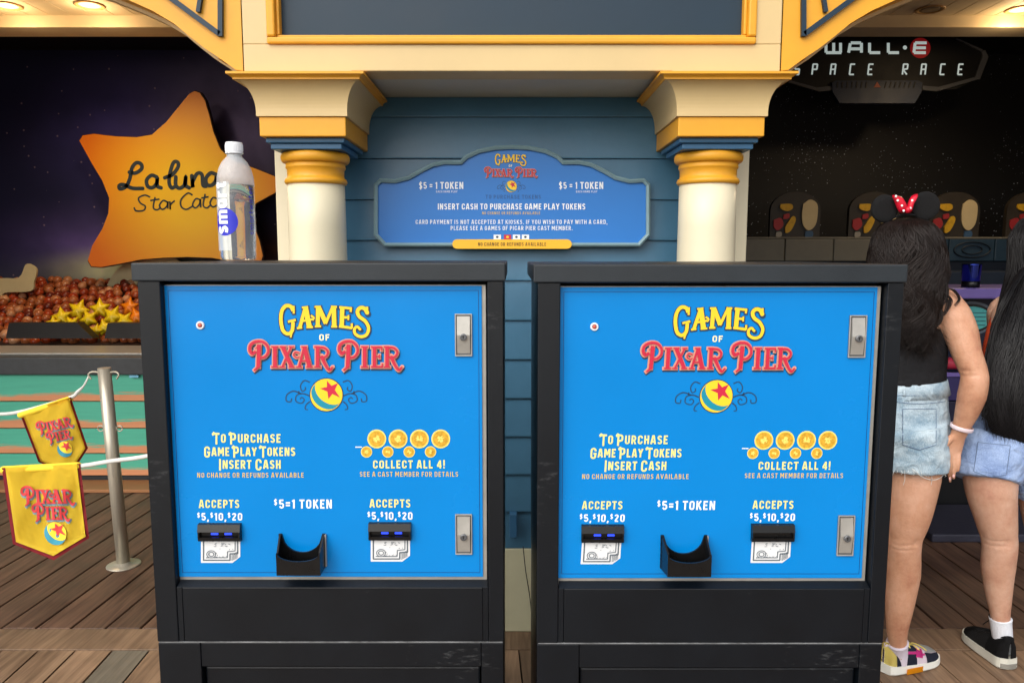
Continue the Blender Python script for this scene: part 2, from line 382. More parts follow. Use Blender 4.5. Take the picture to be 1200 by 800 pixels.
# ------------------------------------------------------------------ materials
M = {}
def scuffed(name, c, c2, rough):
    m = mat(name, c, rough, var=.3, scale=5, bump=.25, bscale=900, spec=.4); n = m.node_tree.nodes; l = m.node_tree.links; b = n['Principled BSDF']
    tc = n.new('ShaderNodeTexCoord'); mp = n.new('ShaderNodeMapping'); mp.inputs['Scale'].default_value = (9, 9, 30); mp.inputs['Rotation'].default_value = (0, .5, 0); l.new(tc.outputs['Object'], mp.inputs[0])
    nz = n.new('ShaderNodeTexNoise'); nz.inputs['Scale'].default_value = 3; nz.inputs['Detail'].default_value = 12; nz.inputs['Roughness'].default_value = .75; l.new(mp.outputs[0], nz.inputs[0])
    n2 = n.new('ShaderNodeTexNoise'); n2.inputs['Scale'].default_value = 4; n2.inputs['Detail'].default_value = 3; l.new(tc.outputs['Object'], n2.inputs[0])
    mu = n.new('ShaderNodeMath'); mu.operation = 'MULTIPLY'; l.new(nz.outputs[0], mu.inputs[0]); l.new(n2.outputs[0], mu.inputs[1])
    mr = n.new('ShaderNodeMapRange'); mr.inputs[1].default_value = .355; mr.inputs[2].default_value = .42; mr.inputs[4].default_value = .55; l.new(mu.outputs[0], mr.inputs[0])
    src = b.inputs['Base Color'].links[0].from_socket; mx = n.new('ShaderNodeMix'); mx.data_type = 'RGBA'; l.new(mr.outputs[0], mx.inputs[0]); l.new(src, mx.inputs[6]); mx.inputs[7].default_value = c2; l.new(mx.outputs[2], b.inputs['Base Color'])
    return m
M['navy'] = mat('navy_print', srgb(28, 62, 96), .4, var=.0)
M['yellow_print'] = mat('yellow_print', srgb(250, 205, 45), .4, var=.04)
M['cream_print'] = mat('cream_print', srgb(250, 240, 190), .4, var=.0)
M['pale_print'] = mat('pale_print', srgb(238, 228, 140), .4, var=.0)
M['white_print'] = mat('white_print', srgb(240, 244, 248), .4, var=.0)
M['tan_print'] = mat('tan_print', srgb(214, 150, 128), .4, var=.0)
M['red_print'] = mat('red_print', srgb(196, 38, 66), .4, var=.05)
M['teal_print'] = mat('teal_print', srgb(20, 140, 165), .4, var=.05)
M['orange_print'] = mat('orange_print', srgb(224, 190, 96), .4, var=.0)
M['gold_print'] = mat('gold_print', srgb(215, 165, 50), .4, var=.35, scale=160)
M['gold_light'] = mat('gold_light_print', srgb(245, 220, 110), .4, var=.15, scale=160)
M['line'] = mat('border_line_print', srgb(8, 60, 120), .4, var=0)
M['kiosk_black'] = scuffed('black_powder_coat', srgb(7, 13, 20), srgb(70, 72, 74), .36)
M['seam_worn'] = mat('worn_seam', srgb(120, 122, 124), .5, var=.6, scale=25)
M['slab_black'] = mat('sky_sheen_slab_coat', srgb(33, 40, 46), .42, var=.2, scale=6, bump=.25, bscale=900, spec=.5)  # sky reflection on the top slab put into a lighter coat colour
M['kiosk_blue'] = mat('blue_vinyl', (0.0, 0.215, 0.62, 1), .24, var=.06, scale=2.2, bump=.03, bscale=7, spec=.4)
M['steel'] = mat('brushed_steel', srgb(176, 174, 168), .35, .45, var=.12, scale=30, bump=.05, bscale=200)
M['steel_dark'] = mat('dark_steel', srgb(105, 107, 110), .4, .5, var=.2, scale=40)
M['rubber'] = mat('black_plastic', srgb(14, 14, 15), .28, var=.1, scale=40)
M['void'] = mat('dark_recess', srgb(5, 5, 6), .8, var=0)
M['led'] = mat('blue_led', srgb(20, 40, 200), .4, var=0, emit=(.02, .06, 1, 1), estr=1.6)
M['paper'] = mat('white_sticker', srgb(225, 228, 230), .5, var=.04)
M['ink'] = mat('grey_ink', srgb(95, 105, 115), .6, var=.3, scale=300)
M['cream'] = mat('cream_paint', srgb(212, 186, 134), .42, var=.05, scale=4, bump=.05, bscale=40)
M['shaft'] = mat('ivory_paint', srgb(224, 215, 186), .36, var=.06, scale=4, bump=.08, bscale=30)
M['yellow'] = mat('yellow_paint', srgb(226, 162, 42), .42, var=.09, scale=5, bump=.12, bscale=30)
M['dkpanel'] = mat('dark_teal_paint', srgb(17, 44, 62), .5, var=.12, scale=3, bump=.1, bscale=20)
M['cap_blue'] = mat('blue_trim_paint', srgb(52, 98, 134), .4, var=.08)
M['siding'] = mat('blue_siding_paint', srgb(66, 110, 138), .32, var=.16, scale=3, bump=.25, bscale=22)
M['base_cream'] = mat('pale_green_cream_paint', srgb(205, 202, 170), .5, var=.06)
M['sign_blue'] = mat('sign_blue', srgb(44, 122, 204), .35, var=.05, scale=3)
M['sign_frame'] = mat('sign_frame_paint', srgb(130, 160, 168), .3, var=.1)
M['pill'] = mat('sign_yellow', srgb(250, 190, 50), .4, var=.03)

def wood_mat(name, c1, c2, rough=.55):
    m = bpy.data.materials.new(name); m.use_nodes = True; n = m.node_tree.nodes; l = m.node_tree.links; b = n['Principled BSDF']
    tc = n.new('ShaderNodeTexCoord'); oi = n.new('ShaderNodeObjectInfo'); ad = n.new('ShaderNodeVectorMath'); ad.operation = 'ADD'
    sc = n.new('ShaderNodeVectorMath'); sc.operation = 'SCALE'; sc.inputs[0].default_value = (37, 91, 13)
    l.new(oi.outputs['Random'], sc.inputs['Scale']); l.new(tc.outputs['Object'], ad.inputs[0]); l.new(sc.outputs[0], ad.inputs[1])
    mp = n.new('ShaderNodeMapping'); mp.inputs['Scale'].default_value = (26, 1.6, 26); l.new(ad.outputs[0], mp.inputs[0])
    nz = n.new('ShaderNodeTexNoise'); nz.inputs['Scale'].default_value = 2.2; nz.inputs['Detail'].default_value = 10; nz.inputs['Distortion'].default_value = .6
    l.new(mp.outputs[0], nz.inputs[0])
    n2 = n.new('ShaderNodeTexNoise'); n2.inputs['Scale'].default_value = 5; n2.inputs['Detail'].default_value = 6; l.new(ad.outputs[0], n2.inputs[0])
    cr = n.new('ShaderNodeValToRGB'); cr.color_ramp.elements[0].position = .3; cr.color_ramp.elements[1].position = .72
    cr.color_ramp.elements[0].color = c1; cr.color_ramp.elements[1].color = c2; l.new(nz.outputs[0], cr.inputs[0])
    # per-board value shift and worn patches
    mr = n.new('ShaderNodeMapRange'); mr.inputs[3].default_value = .76; mr.inputs[4].default_value = 1.14; l.new(oi.outputs['Random'], mr.inputs[0])
    m2 = n.new('ShaderNodeMapRange'); m2.inputs[1].default_value = .3; m2.inputs[2].default_value = .7; m2.inputs[3].default_value = .75; m2.inputs[4].default_value = 1.15; l.new(n2.outputs[0], m2.inputs[0])
    mu = n.new('ShaderNodeMath'); mu.operation = 'MULTIPLY'; l.new(mr.outputs[0], mu.inputs[0]); l.new(m2.outputs[0], mu.inputs[1])
    vs = n.new('ShaderNodeVectorMath'); vs.operation = 'SCALE'; l.new(cr.outputs[0], vs.inputs[0]); l.new(mu.outputs[0], vs.inputs['Scale'])
    l.new(vs.outputs[0], b.inputs['Base Color'])
    r2 = n.new('ShaderNodeMapRange'); r2.inputs[3].default_value = rough - .15; r2.inputs[4].default_value = rough + .2; l.new(n2.outputs[0], r2.inputs[0]); l.new(r2.outputs[0], b.inputs['Roughness'])
    bp = n.new('ShaderNodeBump'); bp.inputs['Strength'].default_value = .35; bp.inputs['Distance'].default_value = .002; l.new(nz.outputs[0], bp.inputs['Height']); l.new(bp.outputs[0], b.inputs['Normal'])
    return m
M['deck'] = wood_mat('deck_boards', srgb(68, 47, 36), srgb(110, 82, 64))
M['deck_near'] = wood_mat('deck_boards_near', srgb(106, 82, 63), srgb(148, 120, 94))
M['deck_grey'] = wood_mat('deck_board_grey', srgb(84, 78, 68), srgb(116, 108, 94))

# ------------------------------------------------------------------ ground and deck
YW = 2.92
g = struct(box('ground', mat('dark_underdeck', srgb(30, 24, 20), .9, var=.2), -60, 60, -60, 12, -.3, -.045))
floor = bpy.data.objects.new('deck_floor', None); COL.objects.link(floor); floor['kind'] = 'structure'
def plank(x0, x1, y0, y1, m, sl=0.0, parent=floor, name='floor_plank', gap=.0045, z=0.0, th=.03):
    bm = BM(); cx, cy = (x0 + x1) / 2 + sl * 0, (y0 + y1) / 2
    zz = z + random.uniform(-.0012, .0012); L = y1 - y0
    if x1 - x0 > L: pts = [(x0, y0 + gap), (x1, y0 + gap), (x1, y1 - gap), (x0, y1 - gap)]
    else: pts = [(x0 + gap, y0), (x1 - gap, y0), (x1 - gap + sl * L, y1), (x0 + gap + sl * L, y1)]
    vt = [Vector((a - cx, b - cy, 0)) for a, b in pts]
    a = [bm.verts.new(v + Vector((0, 0, -.002))) for v in vt]; c = [bm.verts.new(v + Vector((0, 0, -th))) for v in vt]
    cen = sum(vt, Vector()) / 4
    t = []
    for v in vt:
        dx = math.copysign(.003, v.x - cen.x); dy = math.copysign(.001, v.y - cen.y)
        t.append(bm.verts.new(v - Vector((dx, dy, 0))))
    bm.faces.new(t)
    for i in range(4):
        j = (i + 1) % 4
        bm.faces.new((a[i], a[j], t[j], t[i])); bm.faces.new((c[i], c[j], a[j], a[i]))
    recalc(bm)
    return obj(name, bm, m, parent, loc=(cx, cy, zz))
PW = .1425
# border board along the pier line, boards beyond it (left and right rooms) and boards on the camera side
plank(-4.2, 4.2, 2.76, 2.93, M['deck_near'])
for i in range(-30, 30):
    x = i * PW + .05
    if x < 0: plank(x, x + PW, 2.932, 5.2, M['deck'], sl=.05)
    elif x > .1: plank(x, x + PW, 2.932, 4.8, M['deck'], sl=0)
    if abs(x) < 4.2:
        m_ = M['deck_grey'] if (i in (-10, 3)) else M['deck_near']
        plank(x, x + PW, -.6, 2.757, m_, sl=-.05)
M['promenade'] = mat('promenade_concrete', srgb(118, 104, 88), .8, var=.15, scale=2)
rest = struct(box('promenade', M['promenade'], -60, 60, -60, -.62, -.04, -.003))
box('boardwalk', M['deck_near'], -60, -4.25, -.6, 6, -.04, -.004)['kind'] = 'structure'
box('boardwalk', M['deck_near'], 4.25, 60, -.6, 6, -.04, -.004)['kind'] = 'structure'

# ------------------------------------------------------------------ building front: beam, brackets, soffit
YB = 2.5
ZS = 2.097
front = thing('arcade_front', 'cream and yellow arcade front with dark blue inset panel above the kiosks', 'building front', (0, YB, 0))
fo = (0, YB, 0)
def fbox(name, m, x0, x1, y0, y1, z0, z1, bev=.003, parent=front): return box(name, m, x0, x1, y0, y1, z0, z1, bev, parent, fo)
xl, xr = PX(285, 60, YB), PX(915, 60, YB)
pi0, pi1 = PX(313, 30, YB), PX(886, 30, YB); zpb = PZ(52, YB); ztop = 2.9
fbox('beam_board', M['cream'], xl, xr, YB, YB + .12, ZS, zpb)
fbox('side_board', M['cream'], xl, pi0, YB, YB + .12, zpb, 3.6)
fbox('side_board', M['cream'], pi1, xr, YB, YB + .12, zpb, 3.6)
fbox('inset_panel', M['dkpanel'], pi0 + .01, pi1 - .01, YB + .035, YB + .06, zpb + .01, ztop)
mw = .027
fbox('panel_moulding', M['yellow'], pi0, pi1, YB - .012, YB + .04, zpb - .001, zpb + mw * .75, .006)
fbox('panel_moulding', M['yellow'], pi0, pi0 + mw, YB - .012, YB + .04, zpb + mw * .75 + .001, ztop, .006)
fbox('panel_moulding', M['yellow'], pi1 - mw, pi1, YB - .012, YB + .04, zpb + mw * .75 + .001, ztop, .006)
# inner bead of the moulding
for a, b, c, d in ((pi0 + mw, pi1 - mw, zpb + mw * .75, zpb + mw * .75 + .010), (pi0 + mw, pi0 + mw + .010, zpb + mw * .75 + .0105, ztop), (pi1 - mw - .010, pi1 - mw, zpb + mw * .75 + .0105, ztop)):
    fbox('panel_bead', M['yellow'], a, b, YB + .006, YB + .036, c, d, .003)
fbox('upper_wall', M['cream'], pi0, pi1, YB, YB + .12, ztop, 3.6)
M['soffit'] = mat('soffit_paint', srgb(196, 193, 178), .6, var=.05)
fbox('soffit', M['soffit'], xl + .02, xr - .02, YB + .121, YW + .02, ZS + .004, ZS + .03)
# arch brackets
arch = [(285, 83), (276, 82), (266.5, 75), (256, 67.5), (240, 57), (222, 43), (204, 28), (179, 13), (150, 0), (110, -16), (60, -32), (0, -46), (-100, -64), (-220, -74), (-420, -80)]
frets = [[(208, 0, 261, 43)], [(259, 43, 259, -70)], [(237, 0, 232, 14)]]
for s in (1, -1):
    mx = lambda p: (p if s == 1 else Vector((-p.x, p.y, p.z)))
    curve = [mx(P(x, y, YB + .004)) for x, y in arch]
    bm = BM(); off = Vector(fo)
    topz = 3.6
    for a, b in zip(curve, curve[1:]):
        q = [a, Vector((a.x, a.y, topz)), Vector((b.x, b.y, topz)), b]
        fr = [bm.verts.new(p - off) for p in q]; bk = [bm.verts.new(p - off + Vector((0, .11, 0))) for p in q]
        bm.faces.new(fr); bm.faces.new(bk[::-1]); bm.faces.new((fr[0], fr[3], bk[3], bk[0]))
    bmesh.ops.remove_doubles(bm, verts=bm.verts[:], dist=1e-4); recalc(bm)
    br = obj('arch_bracket', bm, M['yellow'], front)
    # arch edge bead that stands a little behind and below the curve
    bm = BM(); c2 = [p - off + Vector((0, .085, -.012)) for p in curve[2:]]
    for a, b in zip(c2, c2[1:]):
        q = [a, a + Vector((0, 0, .03)), b + Vector((0, 0, .03)), b]
        fr = [bm.verts.new(p) for p in q]; bk = [bm.verts.new(p + Vector((0, .04, 0))) for p in q]
        bm.faces.new(fr); bm.faces.new(bk[::-1]); bm.faces.new((fr[0], fr[3], bk[3], bk[0]))
    bmesh.ops.remove_doubles(bm, verts=bm.verts[:], dist=1e-4); recalc(bm)
    obj('arch_bead', bm, M['cream'], front)
    def bar(x0, y0, x1, y1, w):
        a, b = Vector((x0, y0, 0)), Vector((x1, y1, 0)); t = (b - a).normalized(); nn = Vector((-t.y, t.x, 0)) * w / 2
        pts = [a - nn, b - nn, b + nn, a + nn]
        bm = BM(); add_prism(bm, [mx(P(p.x, p.y, YB)) - off for p in pts], Vector((0, -.010, 0)), Vector((0, .003, 0))); recalc(bm)
        obj('fret_bar', bm, M['dkpanel'], br); bpy.data.objects[-1] if False else None
    bar(140, -46, 258.2, 41.0, 6.0); bar(259, 43.5, 259, -90, 5.4); bar(240, -30, 233, 15, 4.6); bar(180, -90, 200, -4, 4.6)
    # yellow-tan infill inside the fret triangle, a shallow recessed field
    # small bracket block under the spandrel near the capital
    pa = mx(P(251, 64.5, YB)); pb = mx(P(259, 69, YB))
    box('bracket_block', M['yellow'], min(pa.x, pb.x), max(pa.x, pb.x), YB + .03, YB + .10, pb.z + .006, pa.z + .03, .003, front, fo)

# ------------------------------------------------------------------ pier wall with lap siding
wall = thing('pier_wall', 'blue lap-sided wall between the two columns behind the kiosks', 'wall', (0, YW, 0))
WX = .893
bh = .1528; ztb = PZ(138, YW)
zbase = PZ(641, YW)
k = 0
zl = ztb
def siding(z0, z1):
    bm = BM(); x0, x1 = -WX + .09, WX - .09
    prof = [(-.012, z0), (-.0125, z0 + .004), (-.001, z1), (.02, z1), (.02, z0)]
    a = [bm.verts.new((x0, y, z)) for y, z in prof]; b = [bm.verts.new((x1, y, z)) for y, z in prof]
    bm.faces.new(a); bm.faces.new(b[::-1])
    for i in range(5): bm.faces.new((a[i], b[i], b[(i + 1) % 5], a[(i + 1) % 5]))
    recalc(bm); return obj('siding_board', bm, M['siding'], wall)
z = ztb
siding(ztb + .0015, ZS + .002)
while z - bh > zbase - .05:
    z0 = max(z - bh, zbase); siding(z0 + .0015, z); z -= bh
    if z0 == zbase: break
box('wall_core', M['siding'], -WX + .02, WX - .02, .022, .2, 0, 3.5, 0, wall)
box('baseboard', M['base_cream'], -WX + .092, WX - .092, -.018, .02, .0, zbase, .003, wall)
for s in (-1, 1):
    a, b = sorted((s * WX, s * (WX - .088)))
    box('corner_board', M['shaft'], a, b, -.022, .21, 0, ZS - .001, .004, wall)
ob = box('outlet_box', M['cap_blue'], PX(597, 605, YW), PX(606, 605, YW), -.05, -.013, PZ(625, YW), PZ(597, YW), .004, wall)
# loose cable by the right kiosk
bm = BM(); stube(bm, [P(613, 640, 2.86), P(616, 668, 2.84), P(621, 700, 2.84), P(624, 735, 2.84), P(626, 760, 2.82)], [.0018] * 5, n=6)
tag(obj('cable', bm, M['rubber'], None, True), 'thin black cable hanging down the pale base between the kiosks', 'cable')

# ------------------------------------------------------------------ columns
def make_column():
    CX, CY = -.684, 2.685
    t = thing('column', 'left ivory column with yellow capital behind the water bottle', 'column', (CX, CY, 0), 'columns carrying the beam')
    z_torus_t, z_torus_b, z_ring = PZ(175, CY - .1), PZ(186, CY - .1), PZ(207, CY - .1)
    shaft = [(.119, 0), (.119, .10), (.1065, .12)] + [(.1075 - .010 * (q / 10) ** 1.5, .12 + (z_ring - .12) * q / 10) for q in range(11)]
    obj('shaft', add_lathe(BM(), shaft, (0, 0, 0), 48), M['shaft'], t, True)
    r0 = .0975
    h = z_torus_t - z_ring
    prof = [(r0, -.02), (r0 + .006, -.018), (r0 + .010, -.010), (r0 + .006, 0), (r0 + .001, .002), (r0 - .001, h * .12), (r0, h * .35), (r0 + .003, h * .38), (r0 + .005, h * .44), (r0 + .003, h * .5),
            (r0 + .004, h * .58)]
    for q in range(9):
        a = -math.pi / 2 + math.pi * q / 8
        prof.append((r0 + .007 + .013 * math.cos(a), h * .58 + (h * .40) * (math.sin(a) + 1) / 2))
    prof.append((r0, h * .985))
    obj('neck_ring', add_lathe(BM(), [(r, z_ring + zz) for r, zz in prof], (0, 0, 0), 48), M['yellow'], t, True)
    zb0, zb1 = PZ(160, 2.53), PZ(137, 2.53)
    zt0, zt1 = PZ(92, 2.456), PZ(83.5, 2.456)
    hb = .141
    box('abacus', M['cap_blue'], -.118, .118, -.118, .15, z_torus_t - .002, z_torus_t + (zb0 - z_torus_t) * .5, .003, t)
    box('abacus', M['cap_blue'], -.130, .130, -.130, .19, z_torus_t + (zb0 - z_torus_t) * .5 + .0005, zb0, .003, t)
    yw = YW - CY - .012
    box('capital_block', M['yellow'], -hb, hb, -(CY - 2.53), yw, zb0 + .0005, zb1, .003, t)
    # cavetto
    def ring(o, zz):
        y0 = -(CY - 2.53) - o
        return [Vector((-hb - o, yw, zz)), Vector((-hb - o, y0, zz)), Vector((hb + o, y0, zz)), Vector((hb + o, yw, zz))]
    def loft(name, prof, m):
        bm = BM(); rs = [[bm.verts.new(v) for v in ring(o, zz)] for o, zz in prof]
        for A, B in zip(rs, rs[1:]):
            for i in range(4): bm.faces.new((A[i], A[(i + 1) % 4], B[(i + 1) % 4], B[i]))
        bm.faces.new(rs[0]); bm.faces.new(rs[-1]); recalc(bm); return obj(name, bm, m, t)
    H = zt0 - zb1; pr = [(.0, zb1 + .0005), (.007, zb1 + .001), (.007, zb1 + H * .14)]
    for q in range(1, 13):
        a = q / 12 * math.pi / 2
        pr.append((.007 + .050 * (1 - math.cos(a)), zb1 + H * .14 + H * .86 * math.sin(a)))
    loft('cavetto', pr, M['cream'])
    dz = zt1 - zt0
    loft('cornice_moulding', [(.056, zt0 + .0005), (.060, zt0 + .001), (.060, zt0 + dz * .25), (.064, zt0 + dz * .45), (.070, zt0 + dz * .62), (.076, zt0 + dz * .66), (.076, zt1), (.055, zt1 + .0005)], M['yellow'])
    loft('cap_top', [(.03, zt1 + .001), (.03, ZS + .003)], M['cream'])
    return t
def copy_tree(o, parent=None):
    c = o.copy(); COL.objects.link(c)
    if parent is not None: c.parent = parent
    for ch in list(o.children): copy_tree(ch, c)
    return c
col1 = make_column()
col2 = copy_tree(col1); col2.location.x = .684
col2['label'] = 'right ivory column with yellow capital beside the dark space-themed booth'

# ------------------------------------------------------------------ wall sign
def make_sign():
    Y = YW - .05
    t = thing('wall_sign', 'blue scalloped token price sign with grey frame on the blue siding', 'sign', tuple(P(600, 230, Y)))
    o = P(600, 230, Y)
    half = [(600, 170), (620, 171), (640, 175), (655, 182), (661, 188), (668, 188), (680, 188), (694, 191), (708, 198), (722, 206), (738, 210), (755, 209), (762, 216), (762, 276), (750, 289), (600, 289)]
    pts = half + [(1200 - x, y) for x, y in half[::-1]][1:-1]
    cx, cy = 600, 235
    full = [Vector(P(x, y, Y)) - o for x, y in pts]
    # inset outline: pull each point inwards along the local normal
    def inset(d):
        out = []; n = len(pts)
        for i in range(n):
            a = Vector(pts[i - 1]); b = Vector(pts[i]); c = Vector(pts[(i + 1) % n])
            t1 = (b - a).normalized(); t2 = (c - b).normalized(); tt = (t1 + t2)
            tt.normalize(); nn = Vector((-tt.y, tt.x)); k = 1 / max(.6, nn.dot(Vector((-t1.y, t1.x))))
            out.append((b.x + nn.x * d * k, b.y + nn.y * d * k))
        return out
    i2 = [Vector(P(x, y, Y)) - o for x, y in inset(4.6)]
    i3 = [Vector(P(x, y, Y)) - o for x, y in inset(2.0)]
    bm = BM(); A = [bm.verts.new(p + Vector((0, .035, 0))) for p in full]; B = [bm.verts.new(p) for p in full]
    C_ = [bm.verts.new(p + Vector((0, -.006, 0))) for p in i3]; D = [bm.verts.new(p + Vector((0, .0, 0))) for p in i2]; E = [bm.verts.new(p + Vector((0, .02, 0))) for p in i2]
    n = len(full)
    for X, Z in ((A, B), (B, C_), (C_, D), (D, E)):
        for i in range(n): bm.faces.new((X[i], X[(i + 1) % n], Z[(i + 1) % n], Z[i]))
    recalc(bm); obj('frame', bm, M['sign_frame'], t)
    bm = BM(); vs = [bm.verts.new(p + Vector((0, .012, 0))) for p in i2]; cv = bm.verts.new((0, .012, P(600, 245, Y).z - o.z))
    for i in range(len(vs)): bm.faces.new((cv, vs[i], vs[(i + 1) % len(vs)]))
    recalc(bm); obj('sign_face', bm, M['sign_blue'], t)
    Yf = Y + .012
    mp = lambda x, y, d: P(x, y, Yf - d) - o
    k = 62.0 / 992
    lm = lambda x, y, d: mp(598.5 + (x - 556) * k, 181 + (y - 70) * k * 1.04, d * .6)
    games_logo(lm, t, .0005, M)
    W, Dk, Yl = M['white_print'], M['navy'], M['orange_print']
    for dx in (0, 164):
        type_line('lettering', '$5 = 1', 491 + dx, 512.5 + dx, 221.5, 8, mp, .001, W, t, .012, .12)
        type_line('lettering', 'TOKEN', 516 + dx, 543 + dx, 221.5, 8.2, mp, .001, W, t, .02)
        type_line('lettering', 'EACH GAME PLAY', 511 + dx, 536 + dx, 225.8, 2.4, mp, .001, W, t, .0)
    type_line('lettering', 'To Purchase Tokens', 569, 634, 233, 4.6, mp, .001, M['faint'], t, .0)
    type_line('lettering', 'INSERT CASH TO PURCHASE GAME PLAY TOKENS', 513, 686, 245.6, 7, mp, .001, W, t, .018, .10)
    type_line('lettering', 'NO CHANGE OR REFUNDS AVAILABLE', 565, 633, 251.4, 3.4, mp, .001, Yl, t, .0)
    type_line('lettering', 'CARD PAYMENT IS NOT ACCEPTED AT KIOSKS. IF YOU WISH TO PAY WITH A CARD,', 487, 712, 262.6, 5, mp, .001, W, t, .006, .12)
    type_line('lettering', 'PLEASE SEE A GAMES OF PICAR PIER CAST MEMBER.', 528, 671, 269.8, 5, mp, .001, W, t, .006, .12)
    for x, m in ((578.5, M['white_print']), (590.5, M['red_print']), (601, M['white_print']), (611.5, M['white_print'])):
        bm = BM(); poly(bm, [(x, 275), (x + 8.5, 275), (x + 8.5, 280.5), (x, 280.5)], mp, .001); c = obj('card_logo', bm, m, t)
        bm = BM(); disc(bm, x + 4.2, 277.7, 1.6, 1.3, 0, mp, .0015); obj('card_mark', bm, M['navy'] if m == W else M['yellow_print'], c)
    # yellow pill
    pts2 = []
    for i in range(9):
        a = math.pi / 2 + math.pi * i / 8; pts2.append((535.5 + 5.5 * math.cos(a), 286 - 5.5 * math.sin(a)))
    for i in range(9):
        a = -math.pi / 2 + math.pi * i / 8; pts2.append((664.5 + 5.5 * math.cos(a), 286 - 5.5 * math.sin(a)))
    bm = BM(); add_prism(bm, [P(x, y, Y - .015) - o for x, y in pts2], Vector((0, 0, 0)), Vector((0, .02, 0))); recalc(bm)
    pl = obj('pill_plaque', bm, M['pill'], t)
    type_line('lettering', 'NO CHANGE OR REFUNDS AVAILABLE', 560, 640, 288.2, 4.2, lambda x, y, d: P(x, y, Y - .015 - d) - o, .001, M['ink_dark'], pl, .004)
M['ink_dark'] = mat('dark_ink', srgb(90, 72, 30), .5, var=0)
M['faint'] = mat('faint_blue_ink', srgb(40, 84, 140), .5, var=0)
make_sign()

# ------------------------------------------------------------------ kiosks
YK = 1.531; ZK = PZ(308, YK)
def make_kiosk():
    cx = PX(373.5, 320, YK); o = Vector((cx, YK, 0))
    t = thing('token_kiosk', 'left blue and black token vending kiosk with the water bottle standing on it', 'kiosk', tuple(o), 'token kiosks')
    X = lambda px, py=320, Y=YK: PX(px, py, Y) - cx
    def kb(name, m, x0, x1, y0, y1, z0, z1, bev=.0015, parent=t, sm=False): return box(name, m, x0, x1, y0, y1, z0, z1, bev, parent, smooth=sm)
    B = M['kiosk_black']; D = .60
    zs = PZ(329.5, YK); xa, xb = X(154.5), X(592.5); x0, x1 = X(160), X(590)
    zseam = PZ(752, YK); zrail = PZ(688, YK); zb = PZ(683, YK)
    # top slab
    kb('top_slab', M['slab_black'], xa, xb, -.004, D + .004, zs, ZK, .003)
    px0, px1 = X(187, 330), X(571, 330)          # door opening
    kb('corner_post', B, x0, px0, 0, .06, zseam + .001, zs - .0005, .002)
    kb('corner_post', B, px1, x1, 0, .06, zseam + .001, zs - .0005, .002)
    kb('cabinet_body', B, x0 + .002, x1 - .002, .061, D, zseam + .001, zs - .0005, .002)
    kb('lower_rail', B, px0 + .0005 + .012, px1 - .012, .001, .06, zseam + .001, zrail, .002)
    kb('rail_end', B, px0 + .0005, px0 + .0118, .0015, .06, zseam + .001, zrail, .001)
    kb('rail_end', B, px1 - .0118, px1 - .0005, .0015, .06, zseam + .001, zrail, .001)
    # sloping lip above the rail
    bm = BM(); zz = zrail
    pr = [(.001, zz), (.018, zz + .009), (.024, zz + .009), (.024, zz)]
    a = [bm.verts.new((px0 + .002, y, q)) for y, q in pr]; b = [bm.verts.new((px1 - .002, y, q)) for y, q in pr]
    bm.faces.new(a); bm.faces.new(b[::-1])
    for i in range(4): bm.faces.new((a[i], b[i], b[(i + 1) % 4], a[(i + 1) % 4]))
    recalc(bm); obj('sill_lip', bm, B, t)
    # stand
    kb('stand_post', B, x0 + .001, X(213), .0, .05, .0, zseam - .0015, .002)
    kb('stand_post', B, X(562), x1 - .001, .0, .05, .0, zseam - .0015, .002)
    kb('stand_rail', B, X(213) + .0005, X(562) - .0005, .001, .05, PZ(781, YK), zseam - .0015, .002)
    kb('stand_body', B, x0 + .003, x1 - .003, .051, D - .01, .0, zseam - .0015, .002)
    kb('stand_door', B, X(215), X(560), .012, .05, .06, PZ(784, YK), .004)
    kb('stand_plinth', B, X(213) + .0005, X(562) - .0005, .001, .05, 0, .055, .002)
    kb('seam_gasket', M['seam_worn'], x0 + .003, x1 - .003, .0006, .05, zseam - .0012, zseam + .0008, 0)
    # door
    YD = YK + .020
    dx = lambda px, py=500: PX(px, py, YD) - cx
    dz0, dz1 = PZ(683.5, YD), PZ(333.5, YD)
    dl, dr = dx(190, 335), dx(569.5, 335)
    kb('door_trim', M['steel'], dl, dr, .0205, .035, dz0, dz1, .001)
    YF = YK + .0175
    fz0 = PZ(675.5, YF); fr = PX(564.5, 335, YF) - cx
    kb('door_face', M['kiosk_blue'], dl + .001, fr, .0175, .0204, fz0, dz1 - .002, .0006)
    kb('hinge', M['rubber'], px0 + .001, dl - .0012, .016, .03, dz0 + .004, dz1 - .004, .001)
    kb('door_gap', M['void'], px0 + .0004, px1 - .0004, .045, .0605, zrail, zs - .002, 0)
    mp = lambda x, y, d: P(x, y, YF - d) - o
    # thin border line
    bm = BM(); L = 197; Rr = 562; T = 340.5; Bt = 670.5
    # straight in the door plane: use metric rectangle
    lx0, lx1 = PX(196.5, 340, YF) - cx, PX(561, 340, YF) - cx; lz0, lz1 = PZ(670.5, YF), PZ(340, YF)
    wv = .0011
    for a, b, c, d in ((lx0, lx1, lz1 - wv, lz1), (lx0, lx1, lz0, lz0 + wv), (lx0, lx0 + wv, lz0 + wv, lz1 - wv), (lx1 - wv, lx1, lz0 + wv, lz1 - wv)):
        bm.faces.new([bm.verts.new((p, .0175 - .0004, q)) for p, q in ((a, c), (b, c), (b, d), (a, d))])
    obj('border_line', bm, M['line'], t)
    # logo
    kk = 1 / 5.515
    lm = lambda x, y, d: mp(280 + x * kk, 345 + y * kk, d)
    games_logo(lm, t, .0004, M)
    # texts; slight outline in dark is not visible, so single layer
    PY, WH, OR = M['pale_print'], M['white_print'], M['orange_print']
    type_line('lettering', '_TO _PURCHASE', 250, 329, 518.5, 10.2, mp, .0005, PY, t, .022, .12)
